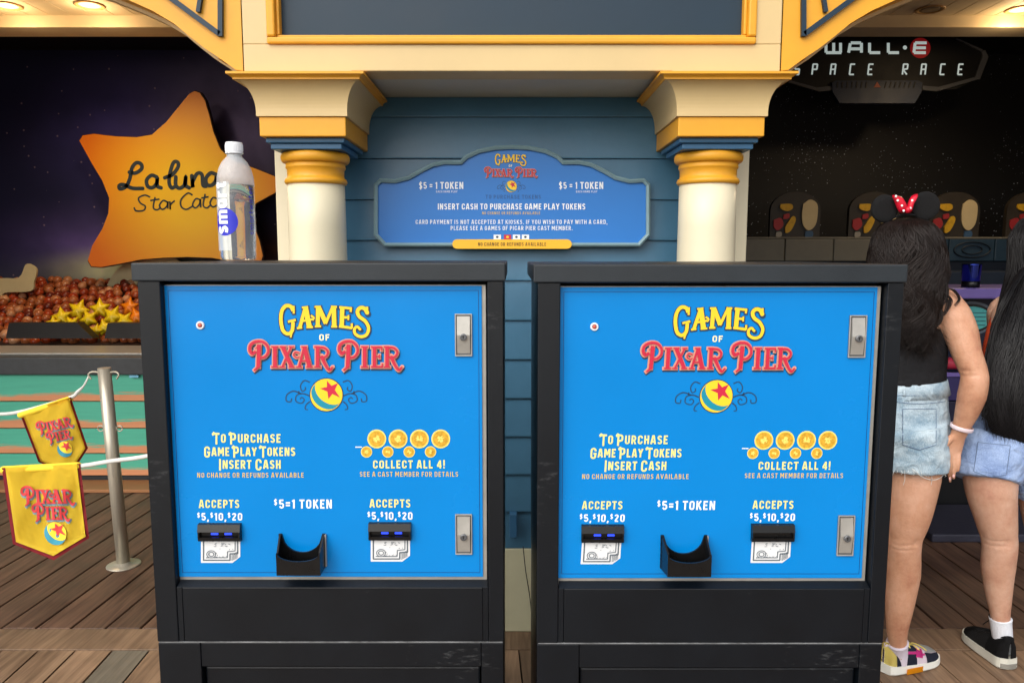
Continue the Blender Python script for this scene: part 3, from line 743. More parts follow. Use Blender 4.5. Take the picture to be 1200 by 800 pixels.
    type_line('lettering', '_GAME _PLAY _TOKENS', 239, 346, 534, 10.0, mp, .0005, PY, t, .022, .11)
    type_line('lettering', '_INSERT _CASH', 256.5, 329, 549, 10.2, mp, .0005, PY, t, .022, .12)
    type_line('lettering', 'NO CHANGE OR REFUNDS AVAILABLE', 231, 356, 559.3, 5.8, mp, .0005, OR, t, .008, .15)
    type_line('lettering', 'ACCEPTS', 233, 280.5, 594.8, 9.6, mp, .0005, PY, t, .02, .11)
    type_line('lettering', '^$5,^$10,^$20', 231, 284, 609.5, 8.8, mp, .0005, WH, t, .026, .10)
    type_line('lettering', '^$5=1 TOKEN', 321, 389, 595.5, 10.6, mp, .0005, WH, t, .022, .10)
    type_line('lettering', 'COLLECT ALL 4!', 437, 521.5, 548.5, 9.4, mp, .0005, PY, t, .022, .12)
    type_line('lettering', 'SEE A CAST MEMBER FOR DETAILS', 421.5, 537, 558.2, 5.8, mp, .0005, OR, t, .006, .15)
    type_line('lettering', 'ACCEPTS', 433, 481, 594.3, 9.6, mp, .0005, PY, t, .02, .11)
    type_line('lettering', '^$5,^$10,^$20', 430.5, 483.5, 608.5, 8.8, mp, .0005, WH, t, .026, .10)
    bm = BM(); poly(bm, [(416.5, 523), (424, 523), (424, 524.2), (416.5, 524.2)], mp, .0005); obj('dash_mark', bm, WH, t)
    def coin(x, y, r, k):
        bm = BM(); disc(bm, x, y, r, r, 0, mp, .0005); c = obj('token_picture', bm, M['gold_light'], t)
        bm = BM(); disc(bm, x, y, r * .84, r * .84, 0, mp, .0008); obj('token_field', bm, M['gold_print'], c)
        bm = BM(); rr = random.Random(k)
        for j in range(5):
            a = rr.uniform(0, 6.3); q = r * .38
            ribbon(bm, [(x + q * math.cos(a), y + q * math.sin(a)), (x + q * .3 * math.cos(a + 2), y + q * .3 * math.sin(a + 2)), (x - q * math.cos(a + .6), y - q * math.sin(a + .6))], r * .16, r * .1, 0, mp, .0011 + j * 2e-5, True)
        obj('token_relief', bm, M['gold_light'], c)
    for j, x in enumerate((441.5, 466.5, 491.5, 516.5)): coin(x, 514, 11, j)
    for j, x in enumerate((429.5, 454.5, 479.5, 504.5)): coin(x, 529.2, 6.6, 10 + j)
    # locks
    def lock(x0_, x1_, y0_, y1_):
        a = PX(x0_, y1_, YF) - cx; b = PX(x1_, y1_, YF) - cx; z0, z1 = PZ(y1_, YF), PZ(y0_, YF)
        w_ = .0022
        L = kb('lock_plate', M['steel_dark'], a, b, .0155, .0176, z0, z1, .0008)
        fbm = BM()
        for q in ((a, b, z1 - w_, z1), (a, b, z0, z0 + w_), (a, a + w_, z0 + w_, z1 - w_), (b - w_, b, z0 + w_, z1 - w_)):
            add_box(fbm, q[0], q[1], .0125, .0156, q[2], q[3], .0005)
        obj('lock_frame', fbm, M['steel'], L)
        bm = BM()   # handle tongue: bright, slightly tilted
        a2, b2 = a + .0045, b - .0045; z2, z3 = z0 + .006, z1 - .005
        zc = (z2 + z3) / 2
        vs = [(a2, .0145, z2), (b2, .0145, z2), (b2, .008, zc), (a2, .008, zc), (b2, .0125, z3), (a2, .0125, z3), (a2, .0156, z2), (b2, .0156, z2), (b2, .0156, z3), (a2, .0156, z3)]
        v = [bm.verts.new(p) for p in vs]
        for f in ((0, 1, 2, 3), (3, 2, 4, 5), (0, 6, 7, 1), (5, 4, 8, 9), (1, 7, 8, 4, 2), (0, 3, 5, 9, 6)): bm.faces.new([v[i] for i in f])
        recalc(bm); obj('lock_handle', bm, M['steel'], L)
        obj('key_cylinder', add_lathe(BM(), [(.0072, .013), (.0072, .0045), (.0055, .0035), (.004, .0035), (.0038, .0048), (.0, .0048)], ((a + b) / 2, 0, z0 + (z1 - z0) * .46), 20, 'Y'), M['steel_dark'], L, False)
        kb('keyhole', M['void'], (a + b) / 2 - .0007, (a + b) / 2 + .0007, .0038, .0046, z0 + (z1 - z0) * .46 - .003, z0 + (z1 - z0) * .46 + .003, 0, L)
    lock(533.5, 553.5, 367.5, 417); lock(534, 553.5, 601.5, 648.5)
    # status lamp
    c = P(235, 381, YF) - o
    bt = obj('status_lamp', add_lathe(BM(), [(.0086, .0), (.0086, -.002), (.0075, -.0035), (.0052, -.0035), (.0048, -.002), (0, -.002)], c, 20, 'Y'), M['paper'], t)
    obj('lamp_lens', add_lathe(BM(), [(.0046, -.0021), (.004, -.0036), (.002, -.0048), (0, -.005)], c, 16, 'Y'), mat('red_lens', srgb(190, 90, 75), .3, var=0), bt, True)
    # bill acceptors
    def acceptor(x0_, x1_, y0_, y1_, lit=True):
        a = PX(x0_, y0_, YF) - cx; b = PX(x1_, y0_, YF) - cx; z1, z0 = PZ(y0_, YF - .004), PZ(y1_, YF - .012)
        A = t
        h = z1 - z0
        prof = [(.0175, z0 - .000), (.008, z0 + .001), (.006, z0 + .004), (.006, z0 + h * .24), (.0125, z0 + h * .30), (.0125, z0 + h * .52), (.004, z0 + h * .58), (.008, z1 - .001), (.0175, z1)]
        bm = BM(); va = [bm.verts.new((a, y, q)) for y, q in prof]; vb = [bm.verts.new((b, y, q)) for y, q in prof]
        bm.faces.new(va); bm.faces.new(vb[::-1])
        for i in range(len(prof)): bm.faces.new((va[i], vb[i], vb[(i + 1) % len(prof)], va[(i + 1) % len(prof)]))
        recalc(bm); A = obj('bill_acceptor', bm, M['rubber'], t)
        # cheeks close the slot at both ends
        for q in ((a + .0003, a + .004), (b - .004, b - .0003)): kb('slot_cheek', M['rubber'], q[0], q[1], .0045, .016, z0 + h * .22, z0 + h * .58, .0006, A)
        if lit:
            for f in (.38, .70): kb('blue_light', M['led'], a + (b - a) * f - .0075, a + (b - a) * f + .0075, .0105, .0124, z0 + h * .37, z0 + h * .47, .0005, A)
        kb('slot_mouth', M['void'], a + .005, b - .005, .0112, .0123, z0 + h * .32, z0 + h * .345, 0, A)
        return A
    acceptor(233.5, 283, 613, 635); acceptor(432.5, 482, 612, 634)
    # bank note stickers with a folded corner
    def note(x, y):
        bm = BM(); poly(bm, [(x, y), (x + 46, y), (x + 46, y + 18), (x + 37, y + 25), (x, y + 25)][0:5], mp, .0005); n_ = obj('note_sticker', bm, M['paper'], t)
        bm = BM()
        fr = [(x + 3, y), (x + 43, y), (x + 43, y + 14), (x + 34, y + 14.5), (x + 34, y + 22), (x + 3, y + 22)]
        for i in range(1, 6):
            ribbon(bm, [fr[i], fr[(i + 1) % 6]], 1.0, 1.0, .3, mp, .0008 + i * 2e-5, False)
        fr2 = [(x + 6, y), (x + 40, y), (x + 40, y + 11), (x + 31, y + 12), (x + 31, y + 19), (x + 6, y + 19)]
        for i in range(1, 6):
            if i != 5: ribbon(bm, [fr2[i], fr2[(i + 1) % 6]], .7, .7, .2, mp, .00095 + i * 2e-5, False)
        for cc, r_ in (((x + 12, y + 15), 4.2), ((x + 12, y + 15), 2.4), ((x + 23, y + 9), 6)):
            pp = [(cc[0] + r_ * 1.25 * math.cos(q), cc[1] + r_ * math.sin(q)) for q in [2 * math.pi * j / 12 for j in range(13)]]
            if r_ < 6: ribbon(bm, pp, .9, .9, 0, mp, .0012 + r_ * 1e-5, True)
        rr = random.Random(3)
        for j in range(26):
            qx, qy = x + rr.uniform(7, 38), y + rr.uniform(2, 19)
            if qx > x + 30 and qy > y + 11: continue
            ribbon(bm, [(qx, qy), (qx + rr.uniform(-3, 3), qy + rr.uniform(-1.5, 1.5))], .6, .6, 0, mp, .0014 + j * 1e-5, False)
        for j in range(6): ribbon(bm, [(x + 35.5, y + 22.5 - j * 1.3), (x + 43 , y + 22.5 - j * 1.3 - 4)], .5, .5, 0, mp, .0017 + j * 1e-5, False)
        obj('note_print', bm, M['ink'], n_)
    note(235.5, 634); note(434.5, 632.5)
    # token cup
    cl, cr_ = PX(328.5, 660, YF) - cx, PX(382.5, 660, YF) - cx
    zt, zbk, zft, zfm, zbt = PZ(624.5, YF), PZ(646, YF), PZ(648, YF - .045), PZ(657.5, YF - .045), PZ(670, YF - .03)
    n = 16; th = .0035
    def plate(y0, y1, zend, zmid, zbot, xa_, xb_, horn=True):
        bm = BM(); fr, bk = [], []
        for i in range(n + 1):
            u = i / n; x = xa_ + (xb_ - xa_) * u
            s_ = abs(2 * u - 1); e = .86 if horn else .97
            f = 1 if s_ > e else 1 - math.sqrt(max(0, 1 - (s_ / e) ** 2))
            zt_ = zmid + (zend - zmid) * f
            fr.append((bm.verts.new((x, y0, zbot)), bm.verts.new((x, y0, zt_)))); bk.append((bm.verts.new((x, y1, zbot)), bm.verts.new((x, y1, zt_))))
        for i in range(n):
            bm.faces.new((fr[i][0], fr[i + 1][0], fr[i + 1][1], fr[i][1])); bm.faces.new((bk[i][1], bk[i + 1][1], bk[i + 1][0], bk[i][0]))
            bm.faces.new((fr[i][1], fr[i + 1][1], bk[i + 1][1], bk[i][1])); bm.faces.new((fr[i][0], bk[i][0], bk[i + 1][0], fr[i + 1][0]))
        for q in (0, n): bm.faces.new((fr[q][0], fr[q][1], bk[q][1], bk[q][0]))
        recalc(bm); return bm
    cup = obj('token_cup', plate(.0125, .0173, zt, zbk, zbt, cl, cr_), M['rubber'], t)
    obj('cup_front', plate(-.030, -.026, zft, zfm, zbt, cl + .0065, cr_ - .001, False), M['rubber'], cup)
    for s in (0, 1):
        xa_ = cl + .0012 if s == 0 else cr_ - .0012 - th
        bm = BM(); pr = [(-.0262, zbt), (-.0262, zft), (.0124, zt), (.0124, zbt)]
        sk = .0055 if s == 0 else 0; add_prism(bm, [Vector((xa_ + (sk if y < 0 else 0), y, q)) for y, q in pr], Vector((0, 0, 0)), Vector((th, 0, 0))); recalc(bm); obj('cup_side', bm, M['rubber'], cup)
    kb('cup_floor', M['rubber'], cl + .010, cr_ - .005, -.0258, .012, zbt, zbt + .003, 0, cup)
    kb('cup_backing', M['steel'], cr_ - .0005, cr_ + .0022, .010, .0172, PZ(662, YF), zt - .001, .0004, cup)
    # small fixings and scuffs so the shell is not empty
    for px_ in (175, 580):
        for py_ in (352, 520, 730):
            c = P(px_, py_, YK) - o
            #obj('screw', add_lathe(BM(), [(.0022, .0), (.0020, -.0008), (0, -.001)], c, 10, 'Y'), M['rubber'], t)
    return t
kiosk = make_kiosk()
k2 = copy_tree(kiosk); k2.location.x += PX(844, 320, YK) - PX(373.5, 320, YK); k2.location.z -= .003
k2['label'] = 'right blue and black token vending kiosk beside the two women'
# the right-hand slot of the second kiosk is unlit
accs = [c for c in k2.children if c.name.startswith('bill_acceptor')]
accs.sort(key=lambda c: c.data.vertices[0].co.x)
for c in list(accs[-1].children):
    if c.name.startswith('blue_light'): bpy.data.objects.remove(c)

# ------------------------------------------------------------------ water bottle
M['pet'] = mat('clear_plastic', (0.93, 0.95, 0.97, 1), .08, var=0, trans=1.0, ior=1.2)
M['water'] = mat('water_in_bottle', (0.90, 0.94, 0.97, 1), .02, var=0, trans=1.0, ior=1.30)
M['capw'] = mat('white_cap', srgb(232, 234, 238), .4, var=.04)
def make_bottle():
    Yb_ = 1.98; c = P(279.5, 300, Yb_); c.z = ZK
    k = ppm(Yb_) * .985
    t = thing('water_bottle', 'clear plastic bottle of water with blue label on top of the left kiosk', 'bottle', tuple(c))
    H = 136.5 * k; r = 21.3 * k
    body = [(r * .82, 0), (r * .93, .003), (r * .97, .012), (r * .96, H * .10), (r * .99, H * .12), (r, H * .3), (r * .985, H * .45), (r * 1.0, H * .64), (r * .97, H * .71), (r * .86, H * .78), (r * .68, H * .835), (r * .48, H * .87), (r * .40, H * .885), (r * .40, H * .90)]
    water = [(a * .95 if b < H * .655 else a, b + .002) for a, b in body if b < H * .66] 
    obj('bottle_shell', add_lathe(BM(), body, (0, 0, 0), 40), M['pet_shell'], t, True)
    obj('water_fill', add_lathe(BM(), [(a, b) for a, b in water], (0, 0, 0), 40), M['water'], t, True)
    mist = [(a * .985, b) for a, b in body if b >= H * .64]
    bm = BM(); add_lathe(bm, mist, (0, 0, 0), 40); bm.faces.ensure_lookup_table(); obj('misted_neck', bm, M['mist'], t, True)
    cap = [(r * .43, H * .905), (r * .47, H * .908), (r * .47, H * .92), (r * .44, H * .922), (r * .455, H * .925), (r * .455, H * .985), (r * .43, H), (0, H)]
    obj('cap', add_lathe(BM(), cap, (0, 0, 0), 40), M['capw'], t, False)
    bm = BM()
    for i in range(30):
        a = 2 * math.pi * i / 30; x, y = math.cos(a) * r * .458, math.sin(a) * r * .458
        add_box(bm, x - .0005, x + .0005, y - .0005, y + .0005, H * .93, H * .98)
    obj('cap_ridges', bm, M['capw'], t)
    # label print on the cylinder: coordinates = photo pixels round the bottle (x from axis), y pixels
    zt0 = ZK
    def cyl(x, y, d):
        s = max(-.999, min(.999, 0)); a = (x / 21.3)            # arc angle, 0 = facing the camera
        rr = r * 1.004 + d
        return Vector((rr * math.sin(a), -rr * math.cos(a), (304 - y) * k))
    # translucent label film
    bm = BM(); n = 24; A = []
    for i in range(n + 1):
        x = -30 + 30 * i / n; A.append((bm.verts.new(cyl(x, 214, 0)), bm.verts.new(cyl(x, 300 - 8, 0))))
    for a, b in zip(A, A[1:]): bm.faces.new((a[0], a[1], b[1], b[0]))
    obj('label_film', bm, M['film'], t, True)
    # blue roundel
    bm = BM(); ctr = (-7.5, 259); N = 8
    rings = []
    for q in range(1, 5):
        rings.append([bm.verts.new(cyl(ctr[0] + 16 * q / 4 * math.cos(2 * math.pi * i / 28) * 1.0, ctr[1] + 16 * q / 4 * math.sin(2 * math.pi * i / 28), .0004)) for i in range(28)])
    c0 = bm.verts.new(cyl(*ctr, .0004))
    for i in range(28): bm.faces.new((c0, rings[0][i], rings[0][(i + 1) % 28]))
    for a, b in zip(rings, rings[1:]):
        for i in range(28): bm.faces.new((a[i], b[i], b[(i + 1) % 28], a[(i + 1) % 28]))
    obj('roundel', bm, M['roundel'], t, True)
    # vertical words (reading upwards)
    def vert(s, x, y0, y1, size, d, m, bold):
        mpv = lambda u, v, dd: cyl(x + v, y0 - u, dd)
        type_line('lettering', s, 0, y0 - y1, 0, size, mpv, d, m, t, bold, .02, lower=True)
    FINE[0] = 5
    vert('smart', -3.0, 273, 214, 19, .0009, M['white_print'], .03)
    vert('smartwater', 28.5, 274, 218, 8, .0006, M['roundel'], .0)
    FINE[0] = 1
M['pet_shell'] = mat('thin_plastic', (0.86, 0.89, 0.93, 1), .12, var=0, alpha=.13, spec=.9)
M['mist'] = mat('misted_plastic', srgb(222, 226, 230), .35, var=.15, scale=40, alpha=.42)
M['film'] = mat('label_film', (0.75, 0.82, 0.88, 1), .3, var=0.1, alpha=.45)
M['roundel'] = mat('roundel_blue', srgb(40, 46, 190), .4, var=0)
make_bottle()

# ------------------------------------------------------------------ rooms behind the arches
M['ceil'] = mat('beige_ceiling', srgb(226, 206, 166), .6, var=.05)
M['header'] = mat('beige_header', srgb(226, 206, 166), .6, var=.05)
M['black_wall'] = mat('black_wall', srgb(8, 8, 10), .7, var=.1)
YH = 5.6; ZC = 3.2
for s, nm in ((-1, 'left'), (1, 'right')):
    cl_ = bpy.data.objects.new('ceiling', None); COL.objects.link(cl_); cl_['kind'] = 'structure'
    bw = .152
    me = None
    for i in range(34):
        x = s * (.85 + bw * i); xa, xb = sorted((x, x + s * (bw - .004)))
        if me is None:
            ob_ = obj('ceiling_board', add_box(BM(), -(bw - .005) / 2, (bw - .005) / 2, YB + .14, YH, 0, .02, .002), M['ceil'], cl_); me = ob_.data
        else:
            ob_ = bpy.data.objects.new('ceiling_board', me); COL.objects.link(ob_); ob_.parent = cl_
        ob_.location = ((xa + xb) / 2, 0, ZC)
    struct(box('ceiling_backing', M['ceil'], *sorted((s * .8, s * 6.2)), YB + .14, YH, ZC + .021, ZC + .06))
    struct(box('header_beam', M['header'], *sorted((s * .8, s * 6.2)), YH + .001, YH + .24, 3.12, 3.5, .004))
    struct(box('side_wall', M['black_wall'], *sorted((s * 6.2, s * 6.3)), YB + .12, 7.4, 0, 3.6))
    struct(box('booth_ceiling', M['black_wall'], *sorted((0, s * 6.3)), YH + .242, 7.4, 3.3, 3.4))
struct(box('partition_wall', M['black_wall'], -.60, .60, YW + .21, 7.0, 0, 3.5))
struct(box('roof', mat('roof_grey', srgb(120, 110, 100), .8), -6.4, 6.4, YB - .05, 7.6, 3.61, 3.75))
# front wall above the arches, beyond the picture
for s in (-1, 1):
    a, b = sorted((PX(-420, -80, YB) * (-s) * -1, s * 6.3)) if False else sorted((s * 2.85, s * 6.3))
    struct(box('outer_wall', M['cream'], s * 5.2 if s > 0 else -6.3, 6.3 if s > 0 else -5.2, YB + .005, YB + .12, 0, 3.6))
    struct(box('upper_facade', M['cream'], *sorted((s * 2.82, s * 5.2)), YB + .005, YB + .12, 2.62, 3.6))

def downlight(px, py, lit, label):
    v = (400 - py) / F; ry = cp + v * sp_; rz = -sp_ + v * cp; tt = (ZC - CAMZ) / rz
    c = Vector(((px - 600) / F * tt, ry * tt, ZC))
    t = thing('downlight', label, 'ceiling light', tuple(c), 'recessed ceiling downlights')
    obj('trim_ring', add_lathe(BM(), [(.070, .0), (.096, -.001), (.098, -.006), (.086, -.010), (.072, -.006), (.070, .0)], (0, 0, 0), 32), M['downtrim'], t, True)
    obj('lamp_face', add_lathe(BM(), [(0, -.0055), (.05, -.005), (.070, -.003)], (0, 0, 0), 24), M['lamp_on'] if lit else M['lamp_off'], t, True)
    if lit:
        L = bpy.data.lights.new('lamp_light', 'POINT'); L.energy = 3.0; L.color = (1, .72, .42); L.shadow_soft_size = .05
        lo = bpy.data.objects.new('lamp_light', L); COL.objects.link(lo); lo.parent = t; lo.location = (0, 0, -.12)
        L = bpy.data.lights.new('lamp_beam', 'SPOT'); L.energy = 46; L.color = (1, .74, .46); L.spot_size = R(168); L.spot_blend = .7; L.shadow_soft_size = .14
        lo = bpy.data.objects.new('lamp_beam', L); COL.objects.link(lo); lo.parent = t; lo.location = (0, 0, -.03)
M['downtrim'] = mat('light_trim', srgb(190, 150, 95), .4, var=.05)
M['lamp_on'] = mat('lit_lamp', srgb(255, 200, 120), .5, var=0, emit=(1, .62, .25, 1), estr=2.2)
M['lamp_off'] = mat('dim_lamp', srgb(120, 105, 85), .3, var=.4, scale=30)
downlight(8, 6.5, True, 'lit round ceiling downlight at the far left above the star booth')
downlight(105, 6, True, 'lit round ceiling downlight nearest the left arch bracket')
downlight(1090, 11, False, 'dim round ceiling downlight above the dark space sign')
downlight(1196, 11, True, 'lit round ceiling downlight at the far right of the ceiling')

# ---- left booth -----------------------------------------------------------
def mural_mat():
    m = bpy.data.materials.new('night_sky_mural'); m.use_nodes = True; n = m.node_tree.nodes; l = m.node_tree.links; b = n['Principled BSDF']
    b.inputs['Roughness'].default_value = .7
    tc = n.new('ShaderNodeTexCoord')
    def glow(px, py, rx, rz):
        c = P(px, py, 6.88); mp = n.new('ShaderNodeMapping'); mp.vector_type = 'TEXTURE'
        mp.inputs['Location'].default_value = (c.x, 6.88, c.z); mp.inputs['Scale'].default_value = (rx, 3, rz)
        l.new(tc.outputs['Object'], mp.inputs[0]); g_ = n.new('ShaderNodeTexGradient'); g_.gradient_type = 'QUADRATIC_SPHERE'; l.new(mp.outputs[0], g_.inputs[0]); return g_.outputs['Fac']
    nz = n.new('ShaderNodeTexNoise'); nz.inputs['Scale'].default_value = 3; nz.inputs['Detail'].default_value = 6; l.new(tc.outputs['Object'], nz.inputs[0])
    cur = n.new('ShaderNodeRGB'); cur.outputs[0].default_value = srgb(4, 9, 62); cur = cur.outputs[0]
    for (px, py, rx, rz, col, wgt) in ((150, 160, 1.2, .9, srgb(72, 64, 160), 1.0), (270, 150, 1.1, 1.0, srgb(118, 112, 176), 1.2), (110, 290, 1.3, .55, srgb(100, 84, 165), 1.0),
                                       (150, 320, 1.1, .30, srgb(225, 232, 180), 1.6), (60, 350, 1.8, .55, srgb(100, 105, 130), 1.0), (320, 290, .9, .4, srgb(95, 60, 50), 1.0)):
        f = glow(px, py, rx, rz); mu = n.new('ShaderNodeMath'); mu.operation = 'MULTIPLY'; mu.use_clamp = True; l.new(f, mu.inputs[0]); mu.inputs[1].default_value = wgt
        m2 = n.new('ShaderNodeMath'); m2.operation = 'MULTIPLY'; mr = n.new('ShaderNodeMapRange'); mr.inputs[1].default_value = .3; mr.inputs[2].default_value = .7; mr.inputs[3].default_value = .6; mr.inputs[4].default_value = 1.2
        l.new(nz.outputs[0], mr.inputs[0]); l.new(mu.outputs[0], m2.inputs[0]); l.new(mr.outputs[0], m2.inputs[1])
        mx = n.new('ShaderNodeMix'); mx.data_type = 'RGBA'; l.new(m2.outputs[0], mx.inputs[0]); l.new(cur, mx.inputs[6]); mx.inputs[7].default_value = col; cur = mx.outputs[2]
    # painted stars
    vo = n.new('ShaderNodeTexVoronoi'); vo.inputs['Scale'].default_value = 9; l.new(tc.outputs['Object'], vo.inputs[0])
    lt = n.new('ShaderNodeMath'); lt.operation = 'LESS_THAN'; lt.inputs[1].default_value = .075; l.new(vo.outputs['Distance'], lt.inputs[0])
    ms = n.new('ShaderNodeMath'); ms.operation = 'MULTIPLY'; ms.inputs[1].default_value = .35; l.new(lt.outputs[0], ms.inputs[0])
    mx = n.new('ShaderNodeMix'); mx.data_type = 'RGBA'; l.new(ms.outputs[0], mx.inputs[0]); l.new(cur, mx.inputs[6]); mx.inputs[7].default_value = srgb(200, 170, 180)
    l.new(mx.outputs[2], b.inputs['Base Color'])
    return m
struct(box('mural_wall', mural_mat(), -6.2, -.60, 6.9, 7.0, 0, 3.3))

def star_mat():
    m = bpy.data.materials.new('orange_star_print'); m.use_nodes = True; n = m.node_tree.nodes; l = m.node_tree.links; b = n['Principled BSDF']
    tc = n.new('ShaderNodeTexCoord'); mp = n.new('ShaderNodeMapping'); mp.vector_type = 'TEXTURE'
    mp.inputs['Location'].default_value = (.12, 0, -.1); mp.inputs['Scale'].default_value = (.95, 3, .95)
    l.new(tc.outputs['Object'], mp.inputs[0]); g_ = n.new('ShaderNodeTexGradient'); g_.gradient_type = 'SPHERICAL'; l.new(mp.outputs[0], g_.inputs[0])
    cr = n.new('ShaderNodeValToRGB'); cr.color_ramp.elements[0].color = srgb(226, 118, 0); cr.color_ramp.elements[1].color = srgb(240, 196, 12); cr.color_ramp.elements[1].position = .75
    l.new(g_.outputs['Fac'], cr.inputs[0]); l.new(cr.outputs[0], b.inputs['Base Color']); b.inputs['Roughness'].default_value = .45
    return m
YS = 6.55
o = P(205, 215, YS)
star = thing('star_sign', 'big orange wavy star sign standing out from the night sky mural', 'sign', tuple(o))
sp0 = [(93, 165), (97, 159), (110, 157), (135, 160), (160, 161), (178, 158), (195, 143), (212, 122), (222, 110), (228, 107), (234, 109), (240, 118), (245, 135), (250, 155), (258, 175), (272, 188), (300, 198), (325, 208),
       (328, 216), (322, 226), (300, 238), (292, 248), (296, 262), (304, 282), (308, 300), (304, 310), (292, 312), (270, 306), (248, 302), (220, 301), (190, 302), (165, 304), (140, 309), (118, 313), (107, 312), (103, 305), (108, 288), (120, 268), (127, 250), (128, 232), (120, 212), (108, 192)]
bm = BM(); pts = [P(x, y, YS) - o for x, y in sp0]
sm = [Vector(p) for p in pts]
add_prism(bm, sm, Vector((0, 0, 0)), Vector((0, .05, 0))); recalc(bm); bmesh.ops.triangulate(bm, faces=[f for f in bm.faces if len(f.verts) > 4])
obj('star_board', bm, star_mat(), star)
bm = BM(); cen = sum(sm, Vector()) / len(sm); add_prism(bm, [cen + (p - cen) * 1.012 for p in sm], Vector((0, .012, 0)), Vector((0, .06, 0))); recalc(bm); bmesh.ops.triangulate(bm, faces=[f for f in bm.faces if len(f.verts) > 4])
obj('star_edge', bm, mat('brown_edge', srgb(60, 25, 15), .6), star)
smp = lambda x, y, d: P(x, y, YS - d) - o
inkb = mat('script_ink', srgb(34, 52, 66), .5, var=.1)
k_ = 1 / 5.335
def scr(pts): return [(80 + x * k_, 80 + y * k_) for x, y in pts]
LALUNA = [[(382,650),(420,655),(458,630),(455,600),(425,592),(398,625),(385,690),(360,740),(325,755),(318,735),(345,728),(400,750),(465,752)],
 [(552,680),(520,670),(490,700),(498,740),(530,745),(553,715),(556,680),(556,735),(580,748)],
 [(603,685),(650,665),(685,620),(685,590),(660,588),(640,640),(630,710),(645,748),(668,740)],
 [(672,680),(672,730),(695,750),(725,730),(735,675),(733,730),(755,748)],
 [(772,672),(778,745),(778,710),(805,660),(835,665),(842,730),(860,738)],
 [(925,665),(890,655),(860,690),(868,728),(900,730),(922,700),(926,662),(928,715),(950,728)]]
bm = BM()
for i, s_ in enumerate(LALUNA): ribbon(bm, scr(s_), 4.4, 4.4, 0, smp, .002 + i * 1e-4, True, True)
obj('lettering', bm, inkb, star)
# "Star Catcher", tilted script
bm = BM(); q = 3.478
def sc2(pts): return [(x / q, 200 + y / q) for x, y in pts]
STAR = [[(612,108),(590,100),(565,112),(572,132),(592,145),(585,162),(555,164),(546,150)], [(632,108),(625,150),(640,160),(655,150)], [(612,122),(650,116)],
 [(682,128),(665,122),(650,142),(662,158),(680,145),(684,126),(684,155)], [(692,125),(694,158),(694,140),(712,122)],
 [(785,100),(765,92),(738,118),(738,145),(758,158),(785,145)], [(815,118),(798,115),(785,138),(796,152),(812,138),(816,116),(818,150)],
 [(836,95),(828,140),(842,152),(856,142)], [(820,112),(850,106)], [(884,114),(868,110),(856,132),(868,148),(888,138)],
 [(905,75),(894,110),(890,148),(895,120),(915,108),(918,140),(930,145)], [(938,128),(958,122),(955,106),(938,112),(935,138),(952,146),(972,134)], [(978,104),(976,145),(982,118),(1000,104)]]
for i, s_ in enumerate(STAR): ribbon(bm, sc2(s_), 1.9, 1.9, 0, smp, .002 + i * 1e-4, len(s_) > 2, False)
obj('lettering', bm, inkb, star)
# hangers
for px_, py_ in ((226, 150), (150, 190)):
    bm = BM(); a = P(px_, py_, YS + .03) - o; add_tube(bm, [a, Vector((a.x, 6.9 - o.y, a.z))], [.012, .012], 8); obj('wall_stud', bm, M['void'], star)
# pale painted mound and cream stand-in shapes on the mural
def blob(name, px_pts, Y, m, label, cat, th=.02):
    pts = smoothpts([P(x, y, Y) for x, y in px_pts] + [P(*px_pts[0], Y)], 4)[:-1]
    c = sum(pts, Vector()) / len(pts); bm = BM(); add_prism(bm, [p - c for p in pts], Vector((0, 0, 0)), Vector((0, th, 0))); recalc(bm)
    bmesh.ops.triangulate(bm, faces=[f for f in bm.faces if len(f.verts) > 4])
    o_ = obj(name, bm, m); o_.location = c; tag(o_, label, cat); return o_
M['cream_cut'] = mat('cream_cutout', srgb(205, 192, 150), .6, var=.06)
blob('mound_cutout', [(120, 345), (135, 318), (160, 302), (185, 298), (205, 303), (225, 320), (235, 345)], 6.75, M['cream_cut'], 'pale rounded mound cutout low behind the orange star', 'cutout')
blob('cloud_cutout', [(-60, 345), (-40, 330), (0, 326), (22, 325), (30, 310), (38, 311), (43, 317), (40, 330), (36, 341), (5, 343), (0, 352), (-30, 352)], 6.45, M['cream_cut'], 'plain cream cutout shape at the left edge above the red balls', 'cutout')
# heap of balls and stars in the booth
ballm = bpy.data.materials.new('ball_colours'); ballm.use_nodes = True
n = ballm.node_tree.nodes; l = ballm.node_tree.links; b = n['Principled BSDF']; b.inputs['Roughness'].default_value = .3
at = n.new('ShaderNodeAttribute'); at.attribute_name = 'tint'; cr = n.new('ShaderNodeValToRGB'); l.new(at.outputs['Fac'], cr.inputs[0]); l.new(cr.outputs[0], b.inputs['Base Color'])
el = cr.color_ramp.elements; el[0].color = srgb(95, 30, 18); el[1].color = srgb(205, 150, 110)
for p_, c_ in ((.3, srgb(165, 60, 22)), (.55, srgb(150, 78, 40)), (.8, srgb(180, 105, 62))): e = el.new(p_); e.color = c_
Y0, Y1, Z0, Z1 = 5.75, 6.85, PZ(398, 5.75), PZ(330, 6.85)
struct(box('booth_bench', M['black_wall'], -6.2, -.6, 5.45, 6.88, .0, .80))
verts, faces, tint = [], [], []
ico = BM(); bmesh.ops.create_icosphere(ico, subdivisions=2, radius=1); iv = [v.co.copy() for v in ico.verts]; iff = [tuple(v.index for v in f.verts) for f in ico.faces]; ico.free()
rb = random.Random(5)
